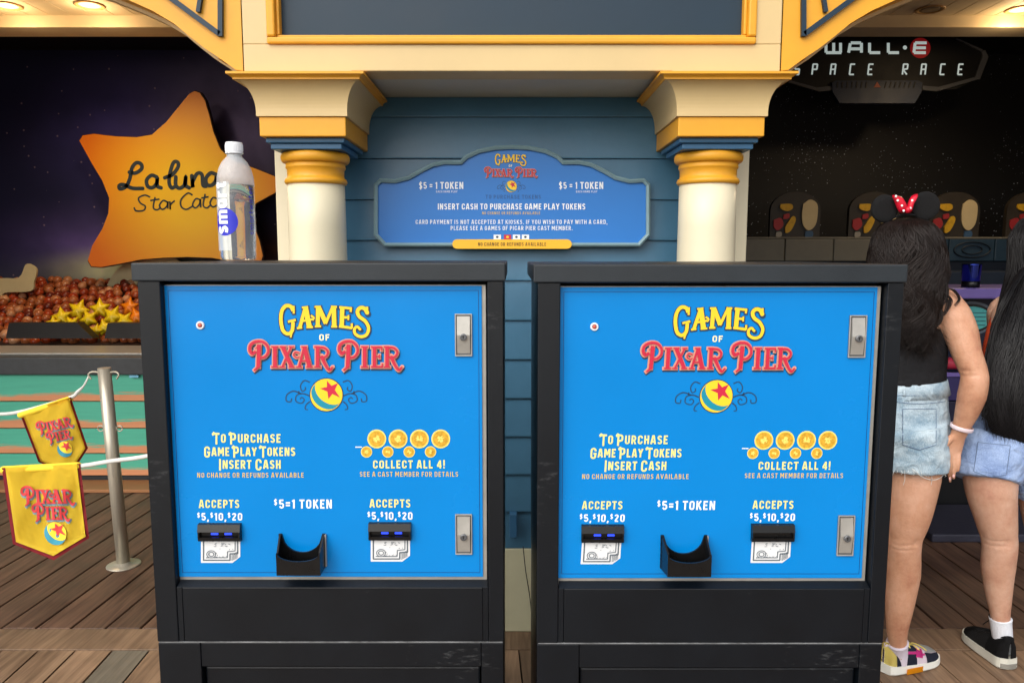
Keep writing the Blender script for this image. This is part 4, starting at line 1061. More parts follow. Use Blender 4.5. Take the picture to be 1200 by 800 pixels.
for j in range(17):
    f = j / 16; yy = Y0 + (Y1 - Y0) * f; zz = Z0 + (Z1 - Z0) * f
    for i in range(46):
        x = -5.6 + i * .075 + (j % 2) * .035 + rb.uniform(-.012, .012)
        if x > -2.1: continue
        r_ = rb.uniform(.034, .044); ox = Vector((x, yy + rb.uniform(-.02, .02), zz + rb.uniform(-.02, .02)))
        bi = len(verts); tn = rb.random()
        verts += [ox + v * r_ for v in iv]; faces += [tuple(bi + q for q in f_) for f_ in iff]; tint += [tn] * len(iv)
me = bpy.data.meshes.new('ball_heap'); me.from_pydata(verts, [], faces); a_ = me.attributes.new('tint', 'FLOAT', 'POINT'); a_.data.foreach_set('value', tint)
for p in me.polygons: p.use_smooth = True
me.materials.append(ballm); bo = bpy.data.objects.new('ball_heap', me); COL.objects.link(bo)
tag(bo, 'sloping heap of glossy red and brown balls at the back of the star booth', 'balls', kind='stuff')
bm = BM(); add_prism(bm, [Vector((0, Y0 - .05, .8)), Vector((0, Y0 - .05, Z0 - .03)), Vector((0, Y1, Z1 - .03)), Vector((0, Y1, .8))], Vector((-5.7, 0, 0)), Vector((-2.1, 0, 0))); recalc(bm)
tag(obj('heap_ramp', bm, mat('heap_ramp', srgb(38, 16, 10), .8)), 'dark sloping ramp under the heap of balls', 'ramp')
def puffy_star(px, py, Y, r, rot, m):
    c = P(px, py, Y); bm = BM(); f = bm.verts.new((0, -r * .38, 0)); bk = bm.verts.new((0, r * .38, 0)); vs = []
    for i in range(10):
        a = rot + math.pi / 2 + i * math.pi / 5; q = r if i % 2 == 0 else r * .52
        vs.append(bm.verts.new((q * math.cos(a), 0, q * math.sin(a))))
    for i in range(10): bm.faces.new((f, vs[i], vs[(i + 1) % 10])); bm.faces.new((bk, vs[(i + 1) % 10], vs[i]))
    bmesh.ops.subdivide_edges(bm, edges=bm.edges[:], cuts=1, smooth=.4); recalc(bm)
    o_ = obj('toy_star', bm, m, None, True); o_.location = c; o_.rotation_euler = (R(-15), 0, 0); return o_
ys = mat('yellow_star_plastic', srgb(235, 205, 25), .35, var=.08); os_ = mat('orange_star_plastic', srgb(235, 130, 15), .35, var=.08)
sts = [(72, 372, 14, .2, 0), (92, 364, 15, -.3, 0), (104, 374, 13, .5, 0), (117, 362, 14, .1, 0), (132, 371, 15, -.4, 0), (122, 384, 12, .3, 0), (146, 376, 13, .7, 0), (152, 360, 13, .0, 1), (160, 372, 14, .4, 1), (84, 380, 12, .6, 0), (62, 379, 10, .1, 0), (112, 388, 10, -.2, 0)]
stl = ['yellow toy star with its point up, second from the left end of the heap', 'yellow toy star at the top of the left pile', 'yellow toy star in the middle of the left pile, leaning right', 'yellow toy star standing highest in the gap between the troughs',
 'yellow toy star just left of the orange ones', 'yellow toy star low in the gap between the two troughs', 'yellow toy star touching the lower orange star', 'upper orange toy star against the edge of the kiosk', 'lower orange toy star against the edge of the kiosk',
 'yellow toy star low behind the middle of the long trough', 'leftmost small yellow toy star behind the long trough', 'small yellow toy star at the right end of the long trough']
for (px, py, r_, a_, k_i), lab_ in zip(sts, stl):
    Yq = 5.62 + (390 - py) * .006
    so_ = puffy_star(px, py, Yq, r_ * ppm(Yq), a_, os_ if k_i else ys)
    tag(so_, lab_, 'toy star', 'toy stars in the booth')
trm = mat('trough_black', srgb(22, 18, 20), .5, var=.1)
for xa, xb, lab in ((10, 112, 'long black trough in front of the yellow toy stars'), (125, 190, 'black trough partly hidden behind the left kiosk')):
    a, b_ = P(xa, 396, 5.5), P(xb, 396, 5.5); zt_ = PZ(378, 5.5)
    bm = BM()
    pr = [Vector((a.x, 5.5, a.z)), Vector((b_.x, 5.5, a.z)), Vector((b_.x - (.11 if xa < 100 else 0), 5.5, zt_)), Vector((a.x + .03, 5.5, zt_))]
    add_prism(bm, pr, Vector((0, -.03, 0)), Vector((0, .06, 0))); recalc(bm)
    tag(obj('trough', bm, trm), lab, 'trough')

# counter of the left booth
def counter_left():
    Y = 4.914; x0, x1 = -6.0, -1.0
    t = thing('booth_counter', 'booth counter with worn teal boards and dark top behind the rope fence', 'counter', ((x0 + x1) / 2, Y, 0))
    ox = (x0 + x1) / 2
    bx = lambda nm, m, a, b, y0, y1, z0, z1, bev=.003: box(nm, m, a - ox, b - ox, y0, y1, z0, z1, bev, t)
    bx('counter_core', M['black_wall'], x0, x1, .03, .5, 0, .73)
    bx('countertop', mat('dark_stone_top', srgb(62, 66, 70), .35, var=.2, scale=20), x0 - .03, x1 + .02, -.04, .46, PZ(438, Y), PZ(419, Y - .04), .006)
    bx('steel_shelf', M['steel'], x0, x1, .10, .53, PZ(419, Y - .04) + .001, PZ(419, Y - .04) + .012, .002)
    bx('kick_trim', mat('black_trim', srgb(34, 38, 42), .5), x0, x1, -.005, .03, 0.0, PZ(557.5, Y), .002)
    zs_ = [PZ(y, Y) for y in (557, 531, 501.5, 470, 438.5)]
    m = bpy.data.materials.new('worn_teal_boards'); m.use_nodes = True; n = m.node_tree.nodes; l = m.node_tree.links; b = n['Principled BSDF']; b.inputs['Roughness'].default_value = .6
    tc = n.new('ShaderNodeTexCoord'); sx = n.new('ShaderNodeSeparateXYZ'); l.new(tc.outputs['Object'], sx.inputs[0])
    oi = n.new('ShaderNodeObjectInfo'); mp = n.new('ShaderNodeMapping'); mp.inputs['Scale'].default_value = (1.6, 1, 34); ad = n.new('ShaderNodeVectorMath'); ad.operation = 'ADD'
    cx_ = n.new('ShaderNodeCombineXYZ'); mm = n.new('ShaderNodeMath'); mm.operation = 'MULTIPLY'; mm.inputs[1].default_value = 50; l.new(oi.outputs['Random'], mm.inputs[0]); l.new(mm.outputs[0], cx_.inputs[0])
    l.new(tc.outputs['Object'], ad.inputs[0]); l.new(cx_.outputs[0], ad.inputs[1]); l.new(ad.outputs[0], mp.inputs[0])
    nz = n.new('ShaderNodeTexNoise'); nz.inputs['Scale'].default_value = 1.5; nz.inputs['Detail'].default_value = 9; nz.inputs['Roughness'].default_value = .7; l.new(mp.outputs[0], nz.inputs[0])
    # height in the board (0 at its foot) + ragged noise decides bare orange or teal paint
    ms = n.new('ShaderNodeMath'); ms.operation = 'MULTIPLY_ADD'; l.new(nz.outputs[0], ms.inputs[0]); ms.inputs[1].default_value = .16; ms.inputs[2].default_value = -.08
    a2 = n.new('ShaderNodeMath'); a2.operation = 'ADD'; l.new(sx.outputs['Z'], a2.inputs[0]); l.new(ms.outputs[0], a2.inputs[1])
    mr = n.new('ShaderNodeMapRange'); mr.inputs[1].default_value = .043; mr.inputs[2].default_value = .058; l.new(a2.outputs[0], mr.inputs[0])
    mx = n.new('ShaderNodeMix'); mx.data_type = 'RGBA'; mx.inputs[6].default_value = srgb(222, 152, 108); mx.inputs[7].default_value = srgb(84, 188, 160); l.new(mr.outputs[0], mx.inputs[0])
    mv = n.new('ShaderNodeMapRange'); mv.inputs[3].default_value = .75; mv.inputs[4].default_value = 1.2; l.new(nz.outputs[0], mv.inputs[0])
    sc_ = n.new('ShaderNodeVectorMath'); sc_.operation = 'SCALE'; l.new(mx.outputs[2], sc_.inputs[0]); l.new(mv.outputs[0], sc_.inputs['Scale']); l.new(sc_.outputs[0], b.inputs['Base Color'])
    m.node_tree.nodes.active = b
    for z0, z1 in zip(zs_, zs_[1:]):
        bm = add_box(BM(), x0 - ox, x1 - ox, -.004, .028, .003, z1 - z0 - .003, .002); o_ = obj('front_board', bm, m, t); o_.location = (0, 0, z0)
    bx('floor_strip', mat('tan_wood_strip', srgb(170, 118, 76), .5, var=.15, stretch=(1, 12, 12)), x0, x1, -.22, -.006, .001, .02, .002)
    # small pale blue tag at the counter end
    c = P(157, 441, Y - .03)
    bx('price_tag', mat('tag_blue', srgb(120, 190, 220), .4), c.x - .03, c.x + .03, -.032, -.02, c.z - .008, c.z + .008, .001)
counter_left()

# ---- right booth ----------------------------------------------------------
def star_wall():
    m = bpy.data.materials.new('star_field'); m.use_nodes = True; n = m.node_tree.nodes; l = m.node_tree.links; b = n['Principled BSDF']; b.inputs['Roughness'].default_value = .6
    tc = n.new('ShaderNodeTexCoord'); sx = n.new('ShaderNodeSeparateXYZ'); l.new(tc.outputs['Object'], sx.inputs[0]); cb = n.new('ShaderNodeCombineXYZ'); l.new(sx.outputs['X'], cb.inputs[0]); l.new(sx.outputs['Z'], cb.inputs[1])
    nz = n.new('ShaderNodeTexNoise'); nz.inputs['Scale'].default_value = 1.3; nz.inputs['Detail'].default_value = 3; l.new(cb.outputs[0], nz.inputs[0])
    tot = None
    for sc_, th, br in ((30, .16, 1.2), (46, .18, .8), (17, .085, 1.8)):
        vo = n.new('ShaderNodeTexVoronoi'); vo.inputs['Scale'].default_value = sc_; l.new(cb.outputs[0], vo.inputs[0])
        mr = n.new('ShaderNodeMapRange'); mr.inputs[1].default_value = th; mr.inputs[2].default_value = th * .5; l.new(vo.outputs['Distance'], mr.inputs[0])
        # random subset per cell
        s2 = n.new('ShaderNodeSeparateXYZ'); l.new(vo.outputs['Color'], s2.inputs[0])
        cl2 = n.new('ShaderNodeMapRange'); cl2.inputs[1].default_value = .40; cl2.inputs[2].default_value = .68; l.new(nz.outputs[0], cl2.inputs[0])
        gt = n.new('ShaderNodeMath'); gt.operation = 'LESS_THAN'; l.new(s2.outputs[0], gt.inputs[0]); l.new(cl2.outputs[0], gt.inputs[1])
        mu = n.new('ShaderNodeMath'); mu.operation = 'MULTIPLY'; l.new(mr.outputs[0], mu.inputs[0]); l.new(gt.outputs[0], mu.inputs[1])
        m3 = n.new('ShaderNodeMath'); m3.operation = 'MULTIPLY'; l.new(mu.outputs[0], m3.inputs[0]); l.new(s2.outputs[1], m3.inputs[1])
        m4 = n.new('ShaderNodeMath'); m4.operation = 'MULTIPLY'; m4.inputs[1].default_value = br; l.new(m3.outputs[0], m4.inputs[0])
        if tot is None: tot = m4.outputs[0]
        else:
            ad = n.new('ShaderNodeMath'); ad.operation = 'ADD'; l.new(tot, ad.inputs[0]); l.new(m4.outputs[0], ad.inputs[1]); tot = ad.outputs[0]
    mx = n.new('ShaderNodeMix'); mx.data_type = 'RGBA'; mx.inputs[6].default_value = srgb(2, 3, 7); mx.inputs[7].default_value = srgb(215, 225, 245); mx.clamp_factor = True
    l.new(tot, mx.inputs[0]); l.new(mx.outputs[2], b.inputs['Base Color'])
    return m
struct(box('star_field_wall', star_wall(), .60, 6.2, 7.05, 7.15, 0, 3.3))
# hanging space sign
YR = 6.4
o = P(1035, 85, YR)
sg = thing('booth_sign', 'dark space-race booth sign with white letters and a red disc', 'sign', tuple(o))
smr = lambda x, y, d: P(x, y, YR - d) - o
gfr = mat('grey_sign_band', srgb(84, 86, 90), .5, var=.1); wl = mat('white_letter', srgb(225, 232, 232), .5, var=.05, emit=srgb(215, 235, 232), estr=.3)
bm = BM(); outl = [(925, 94), (958, 105), (1120, 105), (1146, 92), (1154, 66), (1148, 58), (1120, 46), (920, 40), (905, 60), (912, 88)]
add_prism(bm, [smr(x, y, 0) for x, y in outl], Vector((0, 0, 0)), Vector((0, .05, 0))); recalc(bm)
obj('sign_board', bm, mat('sign_black', srgb(7, 7, 9), .5, var=.1), sg)
for i, (a, b_, w0, w1) in enumerate((((924, 96), (958, 105.5), 3, 3.5), ((958, 105.5), (978, 103.5), 5, 5), ((1080, 103.5), (1098, 105), 5, 5), ((1098, 105), (1144, 92), 4.5, 3.5), ((1144, 93), (1154, 66), 6, 7), ((1154, 68), (1151, 60), 6, 5), ((1150, 60), (1120, 46), 3, 1))):
    A = Vector((*a, 0)); B_ = Vector((*b_, 0)); t_ = (B_ - A).normalized(); nn = Vector((-t_.y, t_.x, 0))
    q = [A - nn * w0 / 2, B_ - nn * w1 / 2, B_ + nn * w1 / 2, A + nn * w0 / 2]
    bm = BM(); add_prism(bm, [smr(v.x, v.y, .002 + i * 5e-4) for v in q], Vector((0, -.015, 0)), Vector((0, .002, 0))); recalc(bm); obj('sign_band', bm, gfr, sg)
# squared letters W A L L . E
bm = BM()
def seg(a, b_, w, i): ribbon(bm, [a, b_], w, w, 0, smr, .004 + i * 1e-4, False)
W_ = 3.4; T_, B_y = 50.5, 62
L = [((968, T_), (968, B_y)), ((968, B_y), (986, B_y)), ((977, T_), (977, B_y)), ((985, T_), (985, B_y)),
     ((994.5, B_y), (996.5, T_ + .5)), ((997, T_), (1009, T_)), ((1009.5, T_), (1009.5, B_y)), ((996, 57.5), (1009, 57.5)),
     ((1019, T_), (1019, B_y)), ((1019, B_y), (1031.5, B_y)), ((1041, T_), (1041, B_y)), ((1041, B_y), (1053.5, B_y))]
for i, (a, b_) in enumerate(L): seg(a, b_, W_, i)
disc(bm, 1060.5, 56, 2.4, 2.4, 0, smr, .004)
obj('lettering', bm, wl, sg)
bm = BM(); disc(bm, 1078.5, 56.5, 12, 12, 0, smr, .003, 32); obj('red_disc', bm, mat('red_disc', srgb(190, 40, 42), .5, emit=srgb(190, 30, 34), estr=.12), sg)
bm = BM()
for i, (a, b_) in enumerate((((1072.5, T_), (1071, B_y)), ((1072.5, T_), (1086, T_)), ((1072, 56.3), (1085, 56.3)), ((1071, B_y), (1085, B_y)))): seg(a, b_, W_, i)
obj('lettering', bm, wl, sg)
# S P A C E   R A C E, thin slanted capitals
LT = {'S': [[(5, 0), (0, 0), (0, 5.6), (5, 5.6), (5, 12), (0, 12)]], 'P': [[(0, 12), (0, 0), (5, 0), (5, 6), (0, 6)]], 'A': [[(0, 12), (0, 0), (5, 0), (5, 12)], [(0, 6), (5, 6)]], 'C': [[(5, 0), (0, 0), (0, 12), (5, 12)]], 'E': [[(5, 0), (0, 0), (0, 12), (5, 12)], [(0, 6), (4, 6)]], 'R': [[(0, 12), (0, 0), (5, 0), (5, 5.5), (0, 6), (5, 12)]]}
jj = 0
for ch, x in (('S', 931), ('P', 951.5), ('A', 973), ('C', 995.5), ('E', 1017), ('R', 1057.5), ('A', 1079), ('C', 1101.5), ('E', 1122.5)):
    bm = BM()
    for st in LT[ch]:
        for a, b_ in zip(st, st[1:]):
            f = lambda p: (x + p[0] + (12 - p[1]) * .12, 75.5 + p[1]); ribbon(bm, [f(a), f(b_)], 1.5, 1.5, .2, smr, .004 + jj * 2e-5, False); jj += 1
    obj('lettering', bm, wl, sg)
bm = BM(); add_prism(bm, [smr(x, y, .03) for x, y in ((975, 97), (980, 94.5), (1076, 94.5), (1081, 97), (1080, 108), (1072, 121), (984, 121), (976, 108))], Vector((0, 0, 0)), Vector((0, .06, 0))); recalc(bm)
bx_ = obj('blue_console', bm, mat('dark_blue_box', srgb(6, 34, 66), .45, var=.1), sg)
bm = BM()
for i in range(17):
    x = 981 + i * 5.7
    if 1020 < x < 1034: continue
    add_prism(bm, [smr(*p, .034) for p in ((x, 96), (x + 1.6, 96), (x + .2 + (i - 8) * -.12, 103), (x - 1.4 + (i - 8) * -.12, 103))], Vector((0, 0, 0)), Vector((0, .01, 0)))
recalc(bm); obj('console_ribs', bm, mat('rib_dark', srgb(8, 14, 22), .5), bx_)
bm = BM(); add_prism(bm, [smr(*p, .034) for p in ((1028, 96), (1032, 102.5), (1024, 102.5))], Vector((0, 0, 0)), Vector((0, .01, 0))); recalc(bm)
obj('orange_arrow', bm, mat('orange_arrow', srgb(190, 100, 70), .5), bx_)
for px_ in (960, 1110):
    bm = BM(); a = smr(px_, 75, -.03); add_tube(bm, [a, Vector((a.x, 7.05 - o.y, a.z))], [.015, .015], 8); obj('wall_stud', bm, M['void'], sg)

# ledge with arched panels
YL = 6.1
zl0, zl1 = PZ(306, YL), PZ(279.5, YL)
lm1 = mat('grey_ledge_paint', srgb(112, 108, 96), .5, var=.12); lm2 = mat('blue_ledge_paint', srgb(34, 58, 76), .45, var=.12)
lg = thing('booth_ledge', 'long display ledge under the arched panels, grey turning dark blue', 'ledge', (3, YL, 0))
for i, (xa, xb) in enumerate(((860, 920), (920, 977), (977, 1043), (1043, 1102), (1102, 1112), (1112, 1166), (1166, 1240))):
    a, b_ = PX(xa, 290, YL) + .003, PX(xb, 290, YL) - .003
    seg_ = box('fascia_panel', lm1 if xb <= 1050 else lm2, a - 3, b_ - 3, 0, .05, zl0, zl1 - .004, .006, lg)
    if xb > 1045 and b_ - a > .2:
        for k3 in (1.0, .55):
            bm = BM(); cxx, cz = (a + b_) / 2 - 3, (zl0 + zl1) / 2; ra, rz = min(.16, (b_ - a) * .4) * k3, .062 * k3; N = 28
            pp = [Vector((cxx + ra * math.cos(2 * math.pi * q / N), -.006, cz + rz * math.sin(2 * math.pi * q / N))) for q in range(N + 1)]
            add_tube(bm, pp, [.006] * len(pp), 6, Vector((0, 1, 0)), False); obj('oval_moulding', bm, mat('oval_dark', srgb(16, 30, 44), .5), seg_, True)
box('ledge_top', lm1, PX(860, 280, YL) - 3, PX(1240, 280, YL) - 3, .0, .8, zl1 - .0035, zl1 + .012, .004, lg)
box('ledge_apron', mat('navy_apron', srgb(18, 28, 44), .5), PX(860, 300, YL) - 3, 3.1, .051, .2, .3, zl0 + .02, 0, lg)
# lower step behind the cups
box('lower_step', mat('step_navy', srgb(30, 42, 60), .5), PX(860, 300, YL) - 3, 3.0, -.35, .04, .9, PZ(318, YL - .35), .01, lg)

pd = mat('panel_brown', srgb(48, 42, 34), .5, var=.25, scale=14)
cream2 = mat('panel_cream', srgb(200, 182, 140), .5, var=.08); yl2 = mat('panel_yellow', srgb(205, 160, 30), .5, var=.2, scale=40); rd2 = mat('panel_red', srgb(160, 40, 45), .5, var=.1); bl2 = mat('panel_blue', srgb(52, 84, 118), .5, var=.1); gy2 = mat('panel_grey', srgb(150, 145, 135), .5, var=.1)
def arched_panel(px, label):
    Y = YL + .12; c = P(px, 279, Y); c.z = zl1 + .012
    t = thing('arched_panel', label, 'panel', tuple(c), 'arched panels on the ledge')
    k = ppm(Y); hw = 29 * k; H = 52 * k
    out_ = [Vector((-hw, 0, 0)), Vector((hw, 0, 0)), Vector((hw, 0, H * .6))]
    for q in range(1, 12): a = math.pi * q / 12; out_.append(Vector((hw * math.cos(a), 0, H * .6 + H * .4 * math.sin(a))))
    out_.append(Vector((-hw, 0, H * .6)))
    bm = BM(); add_prism(bm, out_, Vector((0, 0, 0)), Vector((0, .04, 0))); recalc(bm); obj('panel_board', bm, pd, t)
    def shape(name, pts, m, d=.012):
        sp = smoothpts([Vector((x * k, 0, y * k)) for x, y in pts] + [Vector((pts[0][0] * k, 0, pts[0][1] * k))], 4)[:-1]
        bm = BM(); add_prism(bm, sp, Vector((0, -d, 0)), Vector((0, .001, 0))); recalc(bm); obj(name, bm, m, t)
    # plain stand-in shapes in the colours of the original picture
    shape('cream_shape', [(8, 38), (16, 43), (24, 38), (25, 26), (23, 14), (16, 8), (9, 14), (7, 26)], cream2)
    shape('blue_shape', [(12, 7), (20, 7), (20, 0.5), (12, 0.5)], bl2)
    shape('yellow_shape', [(-18, 38), (-6, 38), (-4, 33), (-10, 30), (-18, 33)], yl2)
    shape('yellow_shape', [(-12, 12), (-4, 24), (0, 20), (-5, 8), (-11, 5)], yl2, .016)
    shape('red_shape', [(-25, 20), (-17, 22), (-14, 14), (-20, 8), (-25, 12)], rd2)
    shape('grey_shape', [(-22, 6), (-16, 6), (-16, 1), (-22, 1)], gy2)
    shape('red_shape', [(-14, 26), (-8, 27), (-8, 22), (-14, 21)], rd2, .014)
arched_panel(931, 'arched dark panel with coloured shapes just right of the right column')
arched_panel(1023, 'arched dark panel partly hidden behind the left round ear of the headband')
arched_panel(1117, 'arched dark panel to the right of the round-eared headband')
arched_panel(1207, 'arched dark panel cut off by the right edge of the picture')

# right counter with consoles
def counter_right():
    Y = 4.3; x0, x1 = .75, 5.6; ox = 2.6
    t = thing('game_counter', 'dark navy game counter with purple top edge behind the two women', 'counter', (ox, Y, 0))
    bx = lambda nm, m, a, b, y0, y1, z0, z1, bev=.004, pr=t: box(nm, m, a - ox, b - ox, y0, y1, z0, z1, bev, pr)
    pu = mat('purple_paint', srgb(112, 96, 168), .4, var=.08); nv = mat('navy_counter', srgb(22, 24, 52), .45, var=.15); bk = M['rubber']
    zt_ = PZ(337.5, Y); zt0_ = PZ(350, Y)
    bx('top_edge', pu, x0, x1, -.02, .55, zt0_, zt_, .01)
    bx('counter_back', nv, x0, x1, .30, .55, .1, zt0_ - .001)
    bx('counter_front', nv, x0, x1, -.005, .29, .42, PZ(470, Y))
    bx('kick_board', mat('kick_black', srgb(8, 8, 11), .4), x0, x1, .05, .25, 0.0, .419)
    bx('purple_band', pu, x0, x1, -.014, -.006, PZ(441, Y), PZ(436, Y), .003)
    bx('counter_mid', mat('navy_violet', srgb(46, 40, 92), .5, var=.1), x0, x1, -.004, .2, PZ(469, Y), PZ(441, Y) - .001)
    # red padded rail
    bm = BM(); add_tube(bm, [Vector((x0 - ox, .05, PZ(427, Y))), Vector((x1 - ox, .05, PZ(427, Y)))], [.035, .035], 16); obj('padded_rail', bm, mat('red_pad', srgb(176, 48, 72), .4, var=.15), t, True)
    # monitors: a teal oval screen in a dark round bezel, one per seat
    for xx in (PX(1152, 372, Y), PX(1152, 372, Y) + 1.0, PX(1152, 372, Y) - 1.0):
        c = Vector((xx - ox, .12, PZ(375, Y)))
        def oval(nm, ra, rz, y, m, pr=None, dep=.02):
            bm = BM(); pp = [Vector((c.x + ra * math.cos(a), y, c.z + rz * math.sin(a))) for a in [2 * math.pi * q / 32 for q in range(32)]]; add_prism(bm, pp, Vector((0, 0, 0)), Vector((0, dep, 0))); recalc(bm); return obj(nm, bm, m, pr)
        mo = oval('monitor', .15, .10, .12, mat('bezel', srgb(90, 100, 112), .35), t, .16)
        oval('monitor_rim', .128, .085, .112, bk, mo)
        sc_ = oval('screen', .112, .07, .104, mat('teal_screen', srgb(70, 150, 150), .3, var=.1, emit=srgb(60, 140, 140), estr=.12), mo)
        for q in range(4): box('scan_line', mat('screen_line', srgb(30, 80, 90), .4), c.x - .08, c.x + .08, .100, .1035, c.z - .04 + q * .024, c.z - .036 + q * .024, 0, mo)
    bx('foot_platform', mat('grey_blue_step', srgb(48, 48, 62), .5, var=.25, bump=.3), PX(1080, 630, 3.95), x1, -.45, .04, .0, .045, .008)
counter_right()
c = P(1137, 337.5, 4.42); c.z = PZ(337.5, 4.3)
cup = thing('drinking_cup', 'shiny dark blue metal cup standing on the purple counter edge', 'cup', tuple(c))
kk = ppm(4.42)
obj('cup_body', add_lathe(BM(), [(8.8 * kk, 0), (9.2 * kk, .003), (10.5 * kk, 26 * kk), (10.9 * kk, 27 * kk), (10.2 * kk, 27 * kk), (8.6 * kk, .006), (0, .006)], (0, 0, 0), 32), mat('blue_chrome', srgb(60, 80, 190), .15, 1.0, var=.1), cup, True)
obj('cup_base', add_lathe(BM(), [(9.1 * kk, -.000), (9.6 * kk, .002), (9.6 * kk, 7 * kk), (9.3 * kk, 7.2 * kk)], (0, 0, 0), 32), M['rubber'], cup, True)

# ------------------------------------------------------------------ rope fence
YPole = ground(145, 662).y
pb = ground(145, 662)
M['pole'] = mat('satin_steel', srgb(190, 184, 168), .3, .45, var=.12, scale=4, stretch=(30, 30, 1.5), bump=.04, bscale=120)
t = thing('fence_post', 'leaning stainless steel rope post on the deck', 'post', tuple(pb))
top = P(122, 431, YPole - .02) - pb; r_ = 7.4 * ppm(3.6)
bm = BM(); add_tube(bm, [Vector((0, 0, .0)), top * .5, top], [r_, r_, r_ * .97], 28, round_caps=False); recalc(bm)
po = obj('post_tube', bm, M['pole'], t, False)
for p in po.data.polygons:
    if len(p.vertices) == 4: p.use_smooth = True
obj('base_plate', add_lathe(BM(), [(.0, .001), (.078, .001), (.078, .005), (.072, .008), (.034, .009), (.030, .02), (0, .02)], (0, 0, 0), 36), M['pole'], t, True)
for s in (-1, 1):
    bm = BM(); stube(bm, [top + Vector((s * .02, 0, -.022)), top + Vector((s * .055, -.005, -.018)), top + Vector((s * .072, -.008, -.03)), top + Vector((s * .062, -.008, -.05))], [.004] * 4, n=8); obj('hook', bm, M['pole'], t, True)
c_ = top * (1 - (500 - 431) / 231)
for s in (-1, 1):
    bm = BM(); cc = c_ + Vector((s * .045, 0, 0)); pp = [cc + Vector((.014 * math.cos(a), 0, .014 * math.sin(a))) for a in [2 * math.pi * q / 12 for q in range(13)]]
    add_tube(bm, pp, [.003] * 13, 6, Vector((0, 1, 0)), False); obj('eyelet', bm, M['pole'], t, True)
ropem = mat('white_rope', srgb(225, 226, 222), .7, var=.1, scale=60, bump=.5, bscale=300)
bm = BM(); Yr = YPole - .02
stube(bm, [P(104, 441, Yr), P(98, 452, Yr), P(91, 459, Yr), P(84, 465, Yr), P(55, 474, Yr), P(25, 482, Yr), P(0, 485, Yr), P(-60, 484, Yr), P(-200, 450, Yr)], [.0045, .0045] + [.0085] * 7, n=10)
rope1 = tag(obj('rope', bm, ropem, None, True), 'white rope hooked to the steel post, carrying the smaller tilted banner', 'rope', 'white ropes')
YN = 3.0
bm = BM()
stube(bm, [P(215, 524, YN), P(168, 535, YN), P(130, 540, YN), P(96, 545.5, YN), P(60, 547, YN), P(20, 549, YN), P(0, 550, YN), P(-100, 548, YN), P(-250, 530, YN)], [.009] * 9, n=10)
tag(obj('rope', bm, ropem, None, True), 'white rope passing in front of the steel post, carrying the larger banner', 'rope', 'white ropes')
# its far end is fixed to a post hidden behind the left kiosk
pe = P(215, 524, YN); t = thing('fence_post', 'steel rope post standing behind the left kiosk', 'post', (pe.x, pe.y, 0))
bm = BM(); add_tube(bm, [Vector((0, 0, 0)), Vector((0, 0, pe.z + .03))], [.03, .03], 20, round_caps=False); recalc(bm); obj('post_tube', bm, M['pole'], t, True)

